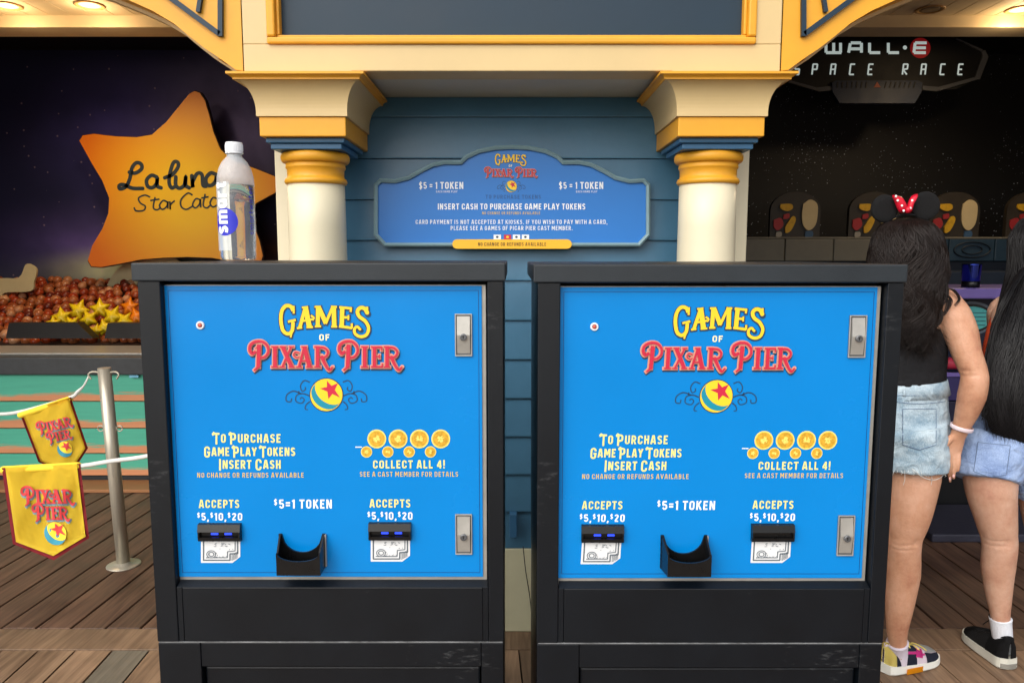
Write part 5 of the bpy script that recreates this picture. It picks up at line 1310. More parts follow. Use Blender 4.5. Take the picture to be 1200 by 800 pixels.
M['flag'] = mat('yellow_cloth', srgb(255, 222, 60), .75, var=.07, scale=5, bump=.35, bscale=14)
M['flag_edge'] = mat('red_binding', srgb(150, 24, 40), .7, var=.1)
M['flag_red'] = mat('flag_red_print', srgb(214, 62, 66), .7, var=.05)
M['flag_teal'] = mat('flag_teal_print', srgb(60, 150, 175), .7, var=.05)
M['flag_shadow'] = mat('flag_shadow_print', srgb(120, 150, 160), .7, var=0)
def flag(TL, TR, BR, BL, tip, Y, label, fold):
    c0 = P(*TL, Y); t = thing('banner', label, 'banner', tuple(c0), 'yellow pennant banners on the ropes')
    W = 1.0
    def uv(u, v):
        a = Vector(TL) * (1 - u) * (1 - v) + Vector(TR) * u * (1 - v) + Vector(BR) * u * v + Vector(BL) * (1 - u) * v
        return a
    def M3(px, py, d):
        wv = .006 * math.sin(px * .11 + Y) + .004 * math.sin(py * .09 + px * .05) + .003 * math.sin(px * .31 + py * .13)
        return P(px, py, Y + wv - .012 - d) - c0
    def edge_v(u):        # lower edge: v extends past 1 to the tip
        tt = 1 - abs(u - .5) * 2
        return tt
    def grid(inset, d, m, name, thick=.0):
        bm = BM(); N = 16; Rn = 14; rows = []
        for j in range(Rn + 1):
            row = []
            for i in range(N + 1):
                u = inset + (1 - 2 * inset) * i / N
                mid = Vector(BL) * (1 - u) + Vector(BR) * u
                k = 1 - abs(u - .5) * 2
                low = Vector(BL) * (1 - u) + Vector(BR) * u + (Vector(tip) - (Vector(BL) + Vector(BR)) / 2) * k
                topp = Vector(TL) * (1 - u) + Vector(TR) * u
                f = (0 if inset == 0 else .0) + (1 - (inset * 1.0 if inset else 0)) * j / Rn
                p = topp * (1 - f) + low * f
                row.append(bm.verts.new(M3(p.x, p.y, d)))
            rows.append(row)
        for A, B in zip(rows, rows[1:]):
            for i in range(N): bm.faces.new((A[i], B[i], B[i + 1], A[i + 1]))
        if thick:
            g2 = bmesh.ops.solidify(bm, geom=bm.faces[:], thickness=thick)
        recalc(bm); return obj(name, bm, m, t, True)
    grid(0, 0, M['flag_edge'], 'binding', .0015)
    grid(.045, .0045, M['flag'], 'cloth', .001)
    # sleeve rolled over the rope
    bm = BM(); a, b = Vector(TL), Vector(TR); pts = [P(*(a + (b - a) * (.03 + .94 * q / 8) + Vector((0, 2.5))), Y) - c0 for q in range(9)]
    add_tube(bm, pts, [.016] * 9, 14); obj('rope_sleeve', bm, M['flag'], t, True)
    # print
    ex = (Vector(TR) - Vector(TL)) / 100.0; ey = (Vector(BL) - Vector(TL) + Vector(BR) - Vector(TR)) / 2 / 92.0
    def loc(x, y): return Vector(TL) + ex * x + ey * y
    def wm(cx, cy, s, x0, y0, rot=0):
        def f(x, y, d):
            dx, dy = (x - x0) * s, (y - y0) * s
            p = loc(cx + dx * math.cos(rot) - dy * math.sin(rot), cy + dx * math.sin(rot) + dy * math.cos(rot)); return M3(p.x, p.y, .0065 + d)
        return f
    rot = fold
    m1 = wm(53, 37.5, .122, 332, 400, rot); m2 = wm(54, 58, .112, 845, 400, rot)
    for st, mm in ((PIXAR, m1), (PIER, m2)):
        strokes('lettering_shadow', st, mm, 9, 0, M['flag_shadow'], t, (4, 14))
        strokes('lettering', st, mm, 2, .0045, M['flag_red'], t)
    mb = wm(57, 83, .135, 565, 648, rot)
    def ring_(nm, m, fn): bm = BM(); fn(bm); obj(nm, bm, m, t)
    ring_('ball_outline', M['flag_edge'], lambda b: disc(b, 565, 648, 106, 106, 0, mb, .0002, 36))
    ring_('ball_emblem', M['flag'], lambda b: disc(b, 565, 648, 102, 102, 0, mb, .0006, 36))
    ring_('ball_band', M['flag_teal'], lambda b: disc(b, 562, 652, 104, 104, 0, mb, .0010, 48, (565, 648, 106)))
    ring_('ball_face', M['flag'], lambda b: disc(b, 588, 622, 104, 84, R(38), mb, .0016, 48, (565, 648, 102)))
    tips = [(568,556),(645,568),(656,668),(578,678),(513,606)]; cx = sum(q[0] for q in tips) / 5; cy = sum(q[1] for q in tips) / 5; st = []
    for i in range(5):
        a, b = tips[i], tips[(i + 1) % 5]; st.append(a); mx_, my_ = (a[0] + b[0]) / 2, (a[1] + b[1]) / 2; st.append((cx + (mx_ - cx) * .5, cy + (my_ - cy) * .5))
    bm = BM(); cv = bm.verts.new(mb(cx, cy, .0042)); vs = [bm.verts.new(mb(x, y, .0042)) for x, y in st]
    for i in range(10): bm.faces.new((cv, vs[i], vs[(i + 1) % 10]))
    obj('ball_star', bm, M['flag_red'], t)
flag((23, 484), (83, 465), (103, 525), (45, 541), (82, 558), YPole - .02, 'smaller tilted yellow banner on the rope nearest the teal counter', .05)
flag((2, 548), (94, 543), (104.5, 630), (15, 637), (63, 656), YN, 'larger yellow banner with red edging hanging nearest the camera', .04)

# ------------------------------------------------------------------ the two women
M['skin'] = mat('warm_skin', srgb(200, 150, 118), .42, var=.13, scale=5, bump=.3, bscale=120, sss=.12, spec=.5)
M['skin2'] = mat('light_skin', srgb(196, 152, 128), .42, var=.13, scale=5, bump=.3, bscale=120, sss=.12, spec=.5)
for key, nm, cs in (('skin', 'warm_skin', (srgb(168, 112, 86), srgb(196, 146, 116), srgb(214, 168, 142))), ('skin2', 'light_skin', (srgb(170, 118, 98), srgb(194, 150, 126), srgb(212, 174, 152)))):
    m = mat(nm + '_toned', cs[1], .46, var=.1, scale=5, bump=.35, bscale=160, sss=.12, spec=.5); n = m.node_tree.nodes; l = m.node_tree.links; b = n['Principled BSDF']
    tc = n.new('ShaderNodeTexCoord'); nz = n.new('ShaderNodeTexNoise'); nz.inputs['Scale'].default_value = 7; nz.inputs['Detail'].default_value = 9; nz.inputs['Roughness'].default_value = .7; l.new(tc.outputs['Object'], nz.inputs[0])
    cr = n.new('ShaderNodeValToRGB'); cr.color_ramp.elements[0].position = .3; cr.color_ramp.elements[1].position = .7; cr.color_ramp.elements[0].color = cs[0]; cr.color_ramp.elements[1].color = cs[2]; e = cr.color_ramp.elements.new(.48); e.color = cs[1]
    l.new(nz.outputs[0], cr.inputs[0]); l.new(cr.outputs[0], b.inputs['Base Color']); M[key] = m
def denim(name, c1, c2):
    m = bpy.data.materials.new(name); m.use_nodes = True; n = m.node_tree.nodes; l = m.node_tree.links; b = n['Principled BSDF']; b.inputs['Roughness'].default_value = .85
    tc = n.new('ShaderNodeTexCoord'); nz = n.new('ShaderNodeTexNoise'); nz.inputs['Scale'].default_value = 14; nz.inputs['Detail'].default_value = 6; l.new(tc.outputs['Object'], nz.inputs[0])
    mp = n.new('ShaderNodeMapping'); mp.inputs['Scale'].default_value = (260, 260, 60); l.new(tc.outputs['Object'], mp.inputs[0]); n2 = n.new('ShaderNodeTexNoise'); n2.inputs['Scale'].default_value = 2; l.new(mp.outputs[0], n2.inputs[0])
    ad = n.new('ShaderNodeMath'); ad.operation = 'MULTIPLY_ADD'; ad.inputs[1].default_value = .55; l.new(n2.outputs[0], ad.inputs[0]); l.new(nz.outputs[0], ad.inputs[2])
    cr = n.new('ShaderNodeValToRGB'); cr.color_ramp.elements[0].position = .55; cr.color_ramp.elements[1].position = 1.0; cr.color_ramp.elements[0].color = c1; cr.color_ramp.elements[1].color = c2
    l.new(ad.outputs[0], cr.inputs[0]); l.new(cr.outputs[0], b.inputs['Base Color'])
    n3 = n.new('ShaderNodeTexNoise'); n3.inputs['Scale'].default_value = 22; n3.inputs['Detail'].default_value = 3; n3.inputs['Distortion'].default_value = 1.2; l.new(tc.outputs['Object'], n3.inputs[0])
    bp = n.new('ShaderNodeBump'); bp.inputs['Strength'].default_value = .7; bp.inputs['Distance'].default_value = .012; l.new(n3.outputs[0], bp.inputs['Height'])
    b2 = n.new('ShaderNodeBump'); b2.inputs['Strength'].default_value = .4; b2.inputs['Distance'].default_value = .002; l.new(n2.outputs[0], b2.inputs['Height']); l.new(bp.outputs[0], b2.inputs['Normal']); l.new(b2.outputs[0], b.inputs['Normal'])
    return m
M['denim_a'] = denim('light_denim', srgb(122, 150, 170), srgb(196, 212, 220))
M['denim_b'] = denim('blue_denim', srgb(112, 138, 186), srgb(166, 188, 224))
M['top_black'] = mat('black_knit', srgb(14, 15, 20), .8, var=.2, scale=30, bump=.8, bscale=55)
M['top_orange'] = mat('orange_knit', srgb(205, 70, 30), .8, var=.15, bump=.5, bscale=40)
M['hair_a'] = mat('dark_brown_hair', srgb(27, 18, 15), .45, var=.35, scale=20, stretch=(1, 1, .2), spec=.35)
M['hair_b'] = mat('black_hair', srgb(17, 15, 17), .36, var=.35, scale=20, stretch=(1, 1, .2), spec=.4)
M['sock'] = mat('lilac_white_sock', srgb(215, 205, 218), .9, var=.08, bump=.6, bscale=180)
M['thread'] = mat('white_thread', srgb(225, 228, 225), .9, var=0)
def q3(px, py, Y, o): return P(px, py, Y) - o
def limb(bm, o, rows, n=20, sub=5, ref=Vector((1, 0, 0)), caps=True):
    """rows: (px, py, Y, radius px along x [, radius px across])"""
    pts = [q3(r[0], r[1], r[2], o) for r in rows]; rad = []
    for r in rows:
        k = ppm(r[2]) * 1.01; rad.append((r[3] * k, (r[4] if len(r) > 4 else r[3]) * k))
    stube(bm, pts, rad, sub, n, ref, caps)
def ellipsoid(bm, c, r, rot=None, u=20, v=14):
    mtx = Matrix.Translation(c) @ (rot.to_4x4() if rot else Matrix.Identity(4)) @ Matrix.Diagonal((*r, 1))
    bmesh.ops.create_uvsphere(bm, u_segments=u, v_segments=v, radius=1, matrix=mtx)
def head(bm, c, yaw, tilt=0):
    """skull, jaw, nose, lips, brow and ears; the face looks along +Y turned by yaw"""
    rot = Matrix.Rotation(yaw, 3, 'Z') @ Matrix.Rotation(tilt, 3, 'X')
    e = lambda x, y, z, r: ellipsoid(bm, c + rot @ Vector((x, y, z)), r, rot)
    e(0, -.012, .018, (.074, .092, .092)); e(0, .022, -.03, (.060, .062, .076)); e(0, .048, -.078, (.030, .030, .024))
    e(0, .090, -.018, (.010, .016, .022)); e(0, .080, .008, (.008, .012, .022)); e(0, .078, -.052, (.022, .010, .008)); e(0, .072, .030, (.046, .014, .010))
    for sx in (-1, 1): e(sx * .074, -.008, -.012, (.008, .018, .028)); e(sx * .034, .058, -.03, (.022, .022, .026))
    return rot
def face_parts(t, c, rot):
    we = mat('eye_white', srgb(235, 235, 235), .2, var=0); ir = mat('iris_brown', srgb(60, 35, 20), .2, var=0); lp = mat('lip_rose', srgb(170, 85, 80), .4, var=0)
    for sx in (-1, 1):
        bm = BM(); ellipsoid(bm, c + rot @ Vector((sx * .030, .072, .010)), (.013, .011, .009), rot); e_ = obj('eye', bm, we, t, True)
        bm = BM(); ellipsoid(bm, c + rot @ Vector((sx * .030, .0805, .010)), (.0055, .004, .0055), rot); obj('iris', bm, ir, e_, True)
    bm = BM(); ellipsoid(bm, c + rot @ Vector((0, .0845, -.052)), (.021, .006, .0065), rot); obj('lips', bm, lp, t, True)
def body_obj(bm, t, m, vox, creases=()):
    bmesh.ops.recalc_face_normals(bm, faces=bm.faces[:])
    o_ = obj('body', bm, m, t)
    bake(o_, [('REMESH', dict(mode='VOXEL', voxel_size=vox, use_smooth_shade=True)), ('SMOOTH', dict(factor=.5, iterations=5))])
    for (c, hw, dep, sg) in creases:
        vs = o_.data.vertices; nn = [v.normal.copy() for v in vs]; cc = []
        for v, nv in zip(vs, nn):
            p = v.co; dx, dz = (p.x - c.x) / hw, (p.z - c.z - .004 * math.sin((p.x - c.x) * 60)) / sg
            k = math.exp(-dz * dz) * math.exp(-dx * dx) if abs(p.y - c.y) < .09 and nv.y < 0 else 0
            cc.extend(p - nv * dep * k)
        vs.foreach_set('co', cc); o_.data.update()
    o_.data.materials.clear(); o_.data.materials.append(m); return o_
def cloth_obj(name, bm, t, m, vox=.006, it=6, disp=.0):
    bmesh.ops.recalc_face_normals(bm, faces=bm.faces[:])
    o_ = obj(name, bm, m, t)
    bake(o_, [('REMESH', dict(mode='VOXEL', voxel_size=vox, use_smooth_shade=True)), ('SMOOTH', dict(factor=.5, iterations=it))])
    if disp:
        nn = [v.normal.copy() for v in o_.data.vertices]; cc = []
        for v, nv in zip(o_.data.vertices, nn):
            p = v.co; a = noise.noise(Vector((p.x * 16, p.y * 16, p.z * 30))) + .5 * noise.noise(p * 50); cc.extend(p + nv * a * disp)
        o_.data.vertices.foreach_set('co', cc); o_.data.update()
    o_.data.materials.clear(); o_.data.materials.append(m); return o_
def strands(name, t, o, vol, m, count, wave, seed, r0=.0012, tail=.25, extra=()):
    """hair: an inner mass and many thin tapering locks that run down it; vol rows (px, py, Y, rx, ry)"""
    rr = random.Random(seed); VS, FS = [], []
    rows = [(q3(a, b, Y, o), rx * ppm(Y), ry * ppm(Y)) for a, b, Y, rx, ry in vol]
    N = 26; sp = smoothpts([r[0] for r in rows], 6); rx_ = interp([r[1] for r in rows], len(sp)); ry_ = interp([r[2] for r in rows], len(sp)); L = len(sp)
    for i in range(L):
        for k in range(N):
            a = 2 * math.pi * k / N; f = .90 + .05 * noise.noise(Vector((math.cos(a) * 3, math.sin(a) * 3, i * .12 + seed))) + .02 * math.sin(k * 5.1 + i * .05)
            VS.append(sp[i] + Vector((math.cos(a) * rx_[i] * f, math.sin(a) * ry_[i] * f, 0)))
    for i in range(L - 1):
        for k in range(N): FS.append((i * N + k, i * N + (k + 1) % N, (i + 1) * N + (k + 1) % N, (i + 1) * N + k))
    FS.append(tuple(range(N))); FS.append(tuple(range((L - 1) * N, L * N))[::-1])
    def thin(pts, rad, side):
        base = len(VS); K = 4
        for i, p in enumerate(pts):
            tn = (pts[min(i + 1, len(pts) - 1)] - pts[max(i - 1, 0)]).normalized(); a = side - tn * side.dot(tn)
            if a.length < 1e-4: a = Vector((0, 1, 0))
            a.normalize(); b_ = tn.cross(a)
            for k in range(K):
                q = 2 * math.pi * k / K; VS.append(p + a * rad[i] * 1.9 * math.cos(q) + b_ * rad[i] * math.sin(q))
        for i in range(len(pts) - 1):
            for k in range(K): FS.append((base + i * K + k, base + i * K + (k + 1) % K, base + (i + 1) * K + (k + 1) % K, base + (i + 1) * K + k))
    clumps = [(rr.uniform(0, 2 * math.pi), rr.uniform(0, 6.3), rr.uniform(.5, 1.2) * wave, rr.uniform(.8, 1.2), rr.uniform(-.2, .2), rr.uniform(.82, 1.0), rr.uniform(.97, 1.06)) for _ in range(count // 14)]
    for q in range(count):
        ca, ph, am, fr, da, en, off = clumps[q % len(clumps)]
        a = ca + rr.gauss(0, .07); ph += rr.gauss(0, .18); off += rr.gauss(0, .012)
        i0 = 0 if rr.random() < .45 else int(rr.random() ** 1.5 * L * .45); i1 = min(L - 1, int(L * (en + rr.uniform(-.07, .03))))
        r_ = r0 * rr.uniform(.6, 1.5); pts, rad = [], []
        for i in range(i0, i1 + 1, 2):
            u = (i - i0) / max(1, i1 - i0); aa = a + da * u + am * 6 * u * math.sin(i * .33 * fr + ph)
            ex = off + .06 * u * u * tail + .012 * math.sin(i * .5 + ph)
            pts.append(sp[i] + Vector((math.cos(aa) * (rx_[i] * ex + .001), math.sin(aa) * (ry_[i] * ex + .001), 0)))
            rad.append(max(.0003, r_ * min(1, 4 * u + .3) * (1 - u ** 3 * .7)))
        if len(pts) < 3: continue
        d = (pts[-1] - pts[-2]).normalized(); ln = rr.uniform(.01, .07) * tail * 3
        for k in range(1, 4):
            pts.append(pts[-1] + d * ln / 3 + Vector((math.sin(ph + k * 1.3), math.cos(ph * 2 + k), 0)) * wave * .03); rad.append(rad[-1] * .65)
        thin(pts, rad, Vector((math.cos(a + 1.57), math.sin(a + 1.57), 0)))
    # free locks given by hand: (points, how many, spread px)
    for pts0, cnt, spr in extra:
        for j in range(cnt):
            dx, dy, dY = rr.gauss(0, spr), rr.gauss(0, spr * .6), rr.gauss(0, .006)
            jit = [(x + dx * (.4 + .6 * i / len(pts0)) + rr.gauss(0, spr * .25), y + dy * i / len(pts0), Y + dY) for i, (x, y, Y) in enumerate(pts0)]
            pp = smoothpts([q3(x, y, Y, o) for x, y, Y in jit], 5); n_ = len(pp)
            thin(pp, [r0 * 1.1 * (1 - (i / n_) ** 3 * .8) for i in range(n_)], Vector((1, 0, 0)))
    me = bpy.data.meshes.new(name); me.from_pydata(VS, [], FS); me.materials.append(m)
    for p in me.polygons: p.use_smooth = True
    ob = bpy.data.objects.new(name, me); COL.objects.link(ob); ob.parent = t
    return ob

from mathutils.bvhtree import BVHTree
_bvh = {}
def on_cloth(sh, o, px, py, off=.0022):
    if sh.name not in _bvh: _bvh[sh.name] = BVHTree.FromPolygons([v.co for v in sh.data.vertices], [tuple(p.vertices) for p in sh.data.polygons])
    a = q3(px, py, 2.3, o); b = q3(px, py, 2.9, o); d = (b - a).normalized(); hit = _bvh[sh.name].ray_cast(a, d)
    p = hit[0] if hit[0] is not None else q3(px, py, 2.62, o)
    return p - d * off
M['stitch'] = mat('pocket_stitching', srgb(92, 112, 140), .9, var=.2)
def seam_patch(bm, G, name, m, sh):
    """orient the patch towards the camera and run a stitched edge round it"""
    bm.normal_update()
    for f in bm.faces:
        if f.normal.y > 0: f.normal_flip()
    edge = [v.co.copy() for v in ([r[0] for r in G] + G[-1][1:] + [r[-1] for r in G[::-1]][1:] + G[0][::-1][1:])]
    o_ = obj(name, bm, m, sh, True)
    b2 = bmesh.new(); add_tube(b2, edge, [.0011] * len(edge), 5, Vector((0, 1, 0)), False); obj('stitching', b2, M['stitch'], o_, True)
    return o_
# shoes ---------------------------------------------------------------------
def shoe(t, o, heel, toe, side, base, solem, patches, laces, sole_h=.030, heel_air=None, label=None):
    d = toe - heel; L = d.length; ang = math.atan2(d.y, d.x); rot = Matrix.Rotation(ang, 4, 'Z')
    T = Matrix.Translation(heel - o) @ rot
    def wd(u):   # half width
        if u < .1: return .035 * math.sqrt(max(0, 1 - ((.1 - u) / .1) ** 2)) * .9 + .0035
        if u > .72: k = (u - .72) / .28; return .048 * math.sqrt(max(0, 1 - k ** 2.4)) + .001
        k = (u - .1) / .62; return .036 + .012 * (k * k * (3 - 2 * k))
    def ht(u):
        pts = [(0, .070), (.05, .086), (.12, .080), (.30, .072), (.42, .067), (.6, .046), (.8, .032), (.93, .022), (1, .004)]
        for (a, ha), (b, hb) in zip(pts, pts[1:]):
            if u <= b: k = (u - a) / (b - a); return ha + (hb - ha) * (k * k * (3 - 2 * k))
        return .004
    def cy(u): return side * .006 * math.sin(u * math.pi)       # slight banana curve
    def surf(u, th, off=0):
        w_, h_ = wd(u) + off, ht(u) + off; c_, s_ = math.cos(th), math.sin(th)
        y = w_ * math.copysign(abs(c_) ** .8, c_); z = sole_h * .8 + h_ * abs(s_) ** .85
        return T @ Vector((u * L, y + cy(u), z))
    S = thing_part('shoe', t)
    bm = BM(); N, K = 26, 16; rows = []
    for i in range(N + 1): rows.append([bm.verts.new(surf(i / N, math.pi * k / K)) for k in range(K + 1)])
    for A, B in zip(rows, rows[1:]):
        for k in range(K): bm.faces.new((A[k], A[k + 1], B[k + 1], B[k]))
    recalc(bm); up = obj('shoe', bm, base, t, True); bpy.data.objects.remove(S) if S else None
    if label: up['label'] = label
    bm = BM(); ou = []
    for i in range(33): u = i / 32; ou.append((u, 1))
    for i in range(31, 0, -1): ou.append((i / 32, -1))
    A, B, C2 = [], [], []
    for u, s_ in ou:
        w_ = wd(u) + .006; spring = .012 * max(0, (u - .75) / .25) ** 2; ext = (u - .5) * .008
        A.append(bm.verts.new(T @ Vector((u * L + ext, s_ * (w_ - .005) + cy(u), .0015 + spring)))); B.append(bm.verts.new(T @ Vector((u * L + ext, s_ * w_ + cy(u), .008 + spring)))); C2.append(bm.verts.new(T @ Vector((u * L + ext, s_ * (w_ - .002) + cy(u), sole_h * (1.15 - .3 * u) + spring * .5))))
    n = len(ou)
    for X, Y in ((A, B), (B, C2)):
        for i in range(n): bm.faces.new((X[i], X[(i + 1) % n], Y[(i + 1) % n], Y[i]))
    bm.faces.new(A[::-1]); bm.faces.new(C2); recalc(bm); obj('sole', bm, solem, up)
    for nm, u0, u1, t0, t1, m, *rest in patches:
        off = .0014 + (rest[0] if rest else 0); skew = rest[1] if len(rest) > 1 else 0
        bm = BM(); G = []
        for i in range(9):
            f = i / 8; row = []
            for k in range(7):
                g_ = k / 6; th = t0 + (t1 - t0) * g_; row.append(bm.verts.new(surf(min(.999, max(0, u0 + (u1 - u0) * f + skew * g_)), th, off)))
            G.append(row)
        for A_, B_ in zip(G, G[1:]):
            for k in range(6): bm.faces.new((A_[k], A_[k + 1], B_[k + 1], B_[k]))
        bmesh.ops.solidify(bm, geom=bm.faces[:], thickness=.001); recalc(bm); obj(nm, bm, m, up, True)
    for j in range(4):
        u = .40 + j * .085; bm = BM(); pts = [surf(u + .03 * k / 6 * (1 if j % 2 else -1), math.pi * (.33 + .34 * k / 6), .004) for k in range(7)]
        add_tube(bm, pts, [.0022] * 7, 6, Vector((1, 0, 0)), False); obj('lace', bm, laces, up, True)
    return up, T, L, wd, cy
def thing_part(n, t): return None

def woman_one():
    o = Vector((P(1055, 700, 2.62).x, 2.62, 0))
    t = thing('person', 'woman in black sleeveless top, round-eared headband and light denim shorts beside the right kiosk', 'person', tuple(o))
    bm = BM(); V = Vector
    leg = [(1060, 510, 2.67, 27), (1070, 540, 2.64, 29.5), (1071, 560, 2.62, 29), (1066, 600, 2.60, 24.5), (1060.5, 628, 2.595, 19.5), (1059.5, 645, 2.595, 18.6), (1058, 672, 2.60, 19.6), (1054.5, 705, 2.595, 16.5), (1051.5, 735, 2.595, 12.3), (1052, 750, 2.60, 10.6), (1053.5, 774, 2.61, 8.8)]
    limb(bm, o, leg, 24)
    limb(bm, o, [(1012, 510, 2.70, 27), (1008, 560, 2.71, 28), (1006, 640, 2.72, 18.5), (1005, 672, 2.72, 19.5), (1004, 735, 2.73, 12.5), (1004, 765, 2.73, 11.5)], 20)
    limb(bm, o, [(1048, 520, 2.70, 44, 30), (1054, 495, 2.69, 49, 33), (1058, 462, 2.69, 45, 32), (1059, 440, 2.69, 42, 29), (1058, 405, 2.69, 45, 30), (1057, 375, 2.69, 48, 29), (1058, 352, 2.69, 40, 23), (1061, 338, 2.69, 20, 18), (1063, 318, 2.70, 15.5, 16), (1064, 300, 2.71, 15, 16)], 28)
    limb(bm, o, [(1062, 344, 2.69, 14), (1088, 350, 2.67, 16), (1107, 358, 2.64, 19.5)], 18)
    limb(bm, o, [(1062, 344, 2.69, 14), (1030, 350, 2.70, 16), (1012, 362, 2.71, 19)], 18)
    arm = [(1106, 357, 2.645, 19), (1117, 371, 2.63, 19.5), (1126, 391, 2.61, 18.6), (1133, 414, 2.585, 15.8), (1141.5, 437, 2.565, 14.6), (1141.5, 450, 2.56, 15.2), (1138.5, 465, 2.565, 15.4), (1133, 483, 2.575, 12.8), (1127.5, 498, 2.585, 9.8), (1123.5, 509, 2.59, 9.2, 7)]
    limb(bm, o, arm, 22)
    limb(bm, o, [(1010, 362, 2.71, 19), (1000, 400, 2.74, 17), (996, 440, 2.76, 14), (1000, 470, 2.66 + .14, 13), (1006, 500, 2.86, 9), (1008, 515, 2.88, 8)], 18)
    # right hand: palm and five fingers
    limb(bm, o, [(1124, 507, 2.59, 8.8, 6.5), (1120, 517, 2.592, 10.5, 5), (1117, 527, 2.594, 11, 4.8), (1116, 533, 2.595, 10.2, 4.2)], 16)
    fin = [[(1108.5, 531, 2.600, 2.9), (1108.0, 541, 2.612, 2.6), (1109.5, 549, 2.620, 2.4), (1111.0, 555, 2.622, 1.9)],
           [(1113.6, 533, 2.594, 3.0), (1112.8, 545, 2.594, 2.7), (1112.8, 555, 2.598, 2.5), (1113.4, 563.5, 2.602, 1.9)],
           [(1118.6, 532, 2.588, 2.9), (1118.0, 544, 2.582, 2.6), (1117.6, 553, 2.582, 2.4), (1117.6, 560, 2.584, 1.9)],
           [(1123.6, 529, 2.590, 2.6), (1124.0, 539, 2.580, 2.3), (1123.4, 546, 2.578, 2.1), (1122.8, 551.5, 2.580, 1.7)],
           [(1113, 514, 2.585, 4.2), (1106.5, 523, 2.572, 3.5), (1103.8, 534, 2.566, 2.9), (1103.6, 543, 2.566, 2.7), (1104.4, 549.5, 2.568, 2.0)]]
    for f in fin: limb(bm, o, f, 12)
    limb(bm, o, [(1007, 515, 2.88, 9, 5), (1008, 530, 2.88, 10, 5)], 12)
    for k in range(5): limb(bm, o, [(1000 + k * 4, 530, 2.88, 2.4), (1000 + k * 4, 545 + (k % 3) * 3, 2.88, 2)], 8)
    hc = q3(1064, 292, 2.725, o); rot = head(bm, hc, R(-14))
    body_obj(bm, t, M['skin'], .0042, [(q3(1061, 638, 2.55, o), .045, .0022, .005), (q3(1060, 644, 2.55, o), .03, .0025, .003), (q3(1072, 634, 2.55, o), .010, .003, .016), (q3(1047, 634, 2.55, o), .010, .003, .016), (q3(1141, 441, 2.52, o), .022, .0022, .005), (q3(1137, 436, 2.52, o), .014, .003, .007)])
    face_parts(t, hc, rot)
    # fingernails
    nm = mat('nail_pink', srgb(226, 180, 176), .25, var=0)
    for px, py, Y in ((1113.4, 560.5, 2.5915), (1117.5, 557.5, 2.5745), (1104.2, 546.5, 2.557)):
        bm = BM(); ellipsoid(bm, q3(px, py, Y, o), (.0042, .0018, .0065)); obj('fingernail', bm, nm, t, True)
    # wrist band
    bm = BM(); c = q3(1127, 500.5, 2.585, o); ax = (q3(1133, 484, 2.575, o) - q3(1123.5, 509, 2.59, o)).normalized(); a = V((1, 0, 0)); a = (a - ax * a.dot(ax)).normalized(); b = ax.cross(a); ax2 = ax
    pp = [c + a * 12.2 * .00295 * math.cos(q) + b * 11.0 * .00295 * math.sin(q) for q in [2 * math.pi * k / 28 for k in range(29)]]
    add_tube(bm, pp, [(.0075, .0022)] * 29, 10, ax2, False); obj('wristband', bm, mat('pale_pink_band', srgb(232, 214, 220), .4, var=.05), t, True)
    # top
    bm = BM(); limb(bm, o, [(1056, 450, 2.69, 49, 36), (1058, 440, 2.69, 48, 35), (1058, 415, 2.69, 49, 35), (1057, 396, 2.69, 49.5, 33.5), (1057, 384, 2.69, 46, 31.5)], 32, caps=False)
    cloth_obj('tank_top', bm, t, M['top_black'], .0045, 4, .0022)
    for a_, b_ in (((1084, 388), (1081, 346)), ((1036, 388), (1037, 346))):
        bm = BM(); limb(bm, o, [(a_[0], a_[1], 2.595, 3.4, 1.4), ((a_[0] + b_[0]) / 2, 368, 2.60, 3.2, 1.4), (b_[0], b_[1], 2.635, 3.0, 1.4), (b_[0], 338, 2.69, 3.0, 1.4)], 10); obj('shoulder_strap', bm, M['top_black'], t, True)
    # shorts
    bm = BM(); limb(bm, o, [(1048, 525, 2.695, 55, 42), (1053, 500, 2.69, 57, 42), (1057, 470, 2.69, 52, 38), (1059, 446, 2.69, 46.5, 34)], 34, caps=False)
    limb(bm, o, [(1064, 505, 2.655, 42), (1070, 530, 2.635, 38), (1070.5, 552, 2.625, 37)], 28, caps=False)
    limb(bm, o, [(1014, 505, 2.70, 40), (1010, 530, 2.70, 38), (1008, 552, 2.71, 37)], 28, caps=False)
    sh = cloth_obj('denim_shorts', bm, t, M['denim_a'], .005, 12, .0040)
    bm = BM(); limb(bm, o, [(1059, 462, 2.69, 51.5, 37.5), (1059, 445, 2.69, 47.8, 35.2)], 34, caps=False); recalc(bm); obj('waistband', bm, M['denim_a'], sh, True)
    # back pocket stitched on
    bm = BM(); rr = random.Random(2)
    def back(px, py, e=0):       # point on the seat surface facing the camera
        return q3(px, py, 2.69 - 42 * .00295 * math.sqrt(max(.02, 1 - ((px - 1055) / 60) ** 2)) - .004 - e, o)
    G = []
    for i in range(9):
        G.append([bm.verts.new(on_cloth(sh, o, 1058 + 39 * i / 8, 479 + (42 + 6 * (1 - abs(i - 4) / 4)) * k / 8)) for k in range(9)])
    for A, B in zip(G, G[1:]):
        for k in range(8): bm.faces.new((A[k], A[k + 1], B[k + 1], B[k]))
    seam_patch(bm, G, 'back_pocket', M['denim_a'], sh)
    for py0, x0_, x1_, sag in ((463, 1046, 1104, .5), (470, 1046, 1108, 3)):
        b2 = BM(); add_tube(b2, [on_cloth(sh, o, x0_ + (x1_ - x0_) * k / 14, py0 + sag * math.sin(math.pi * k / 14), .001) for k in range(15)], [.0010] * 15, 5, V((0, 1, 0)), False); obj('seam', b2, M['stitch'], sh, True)
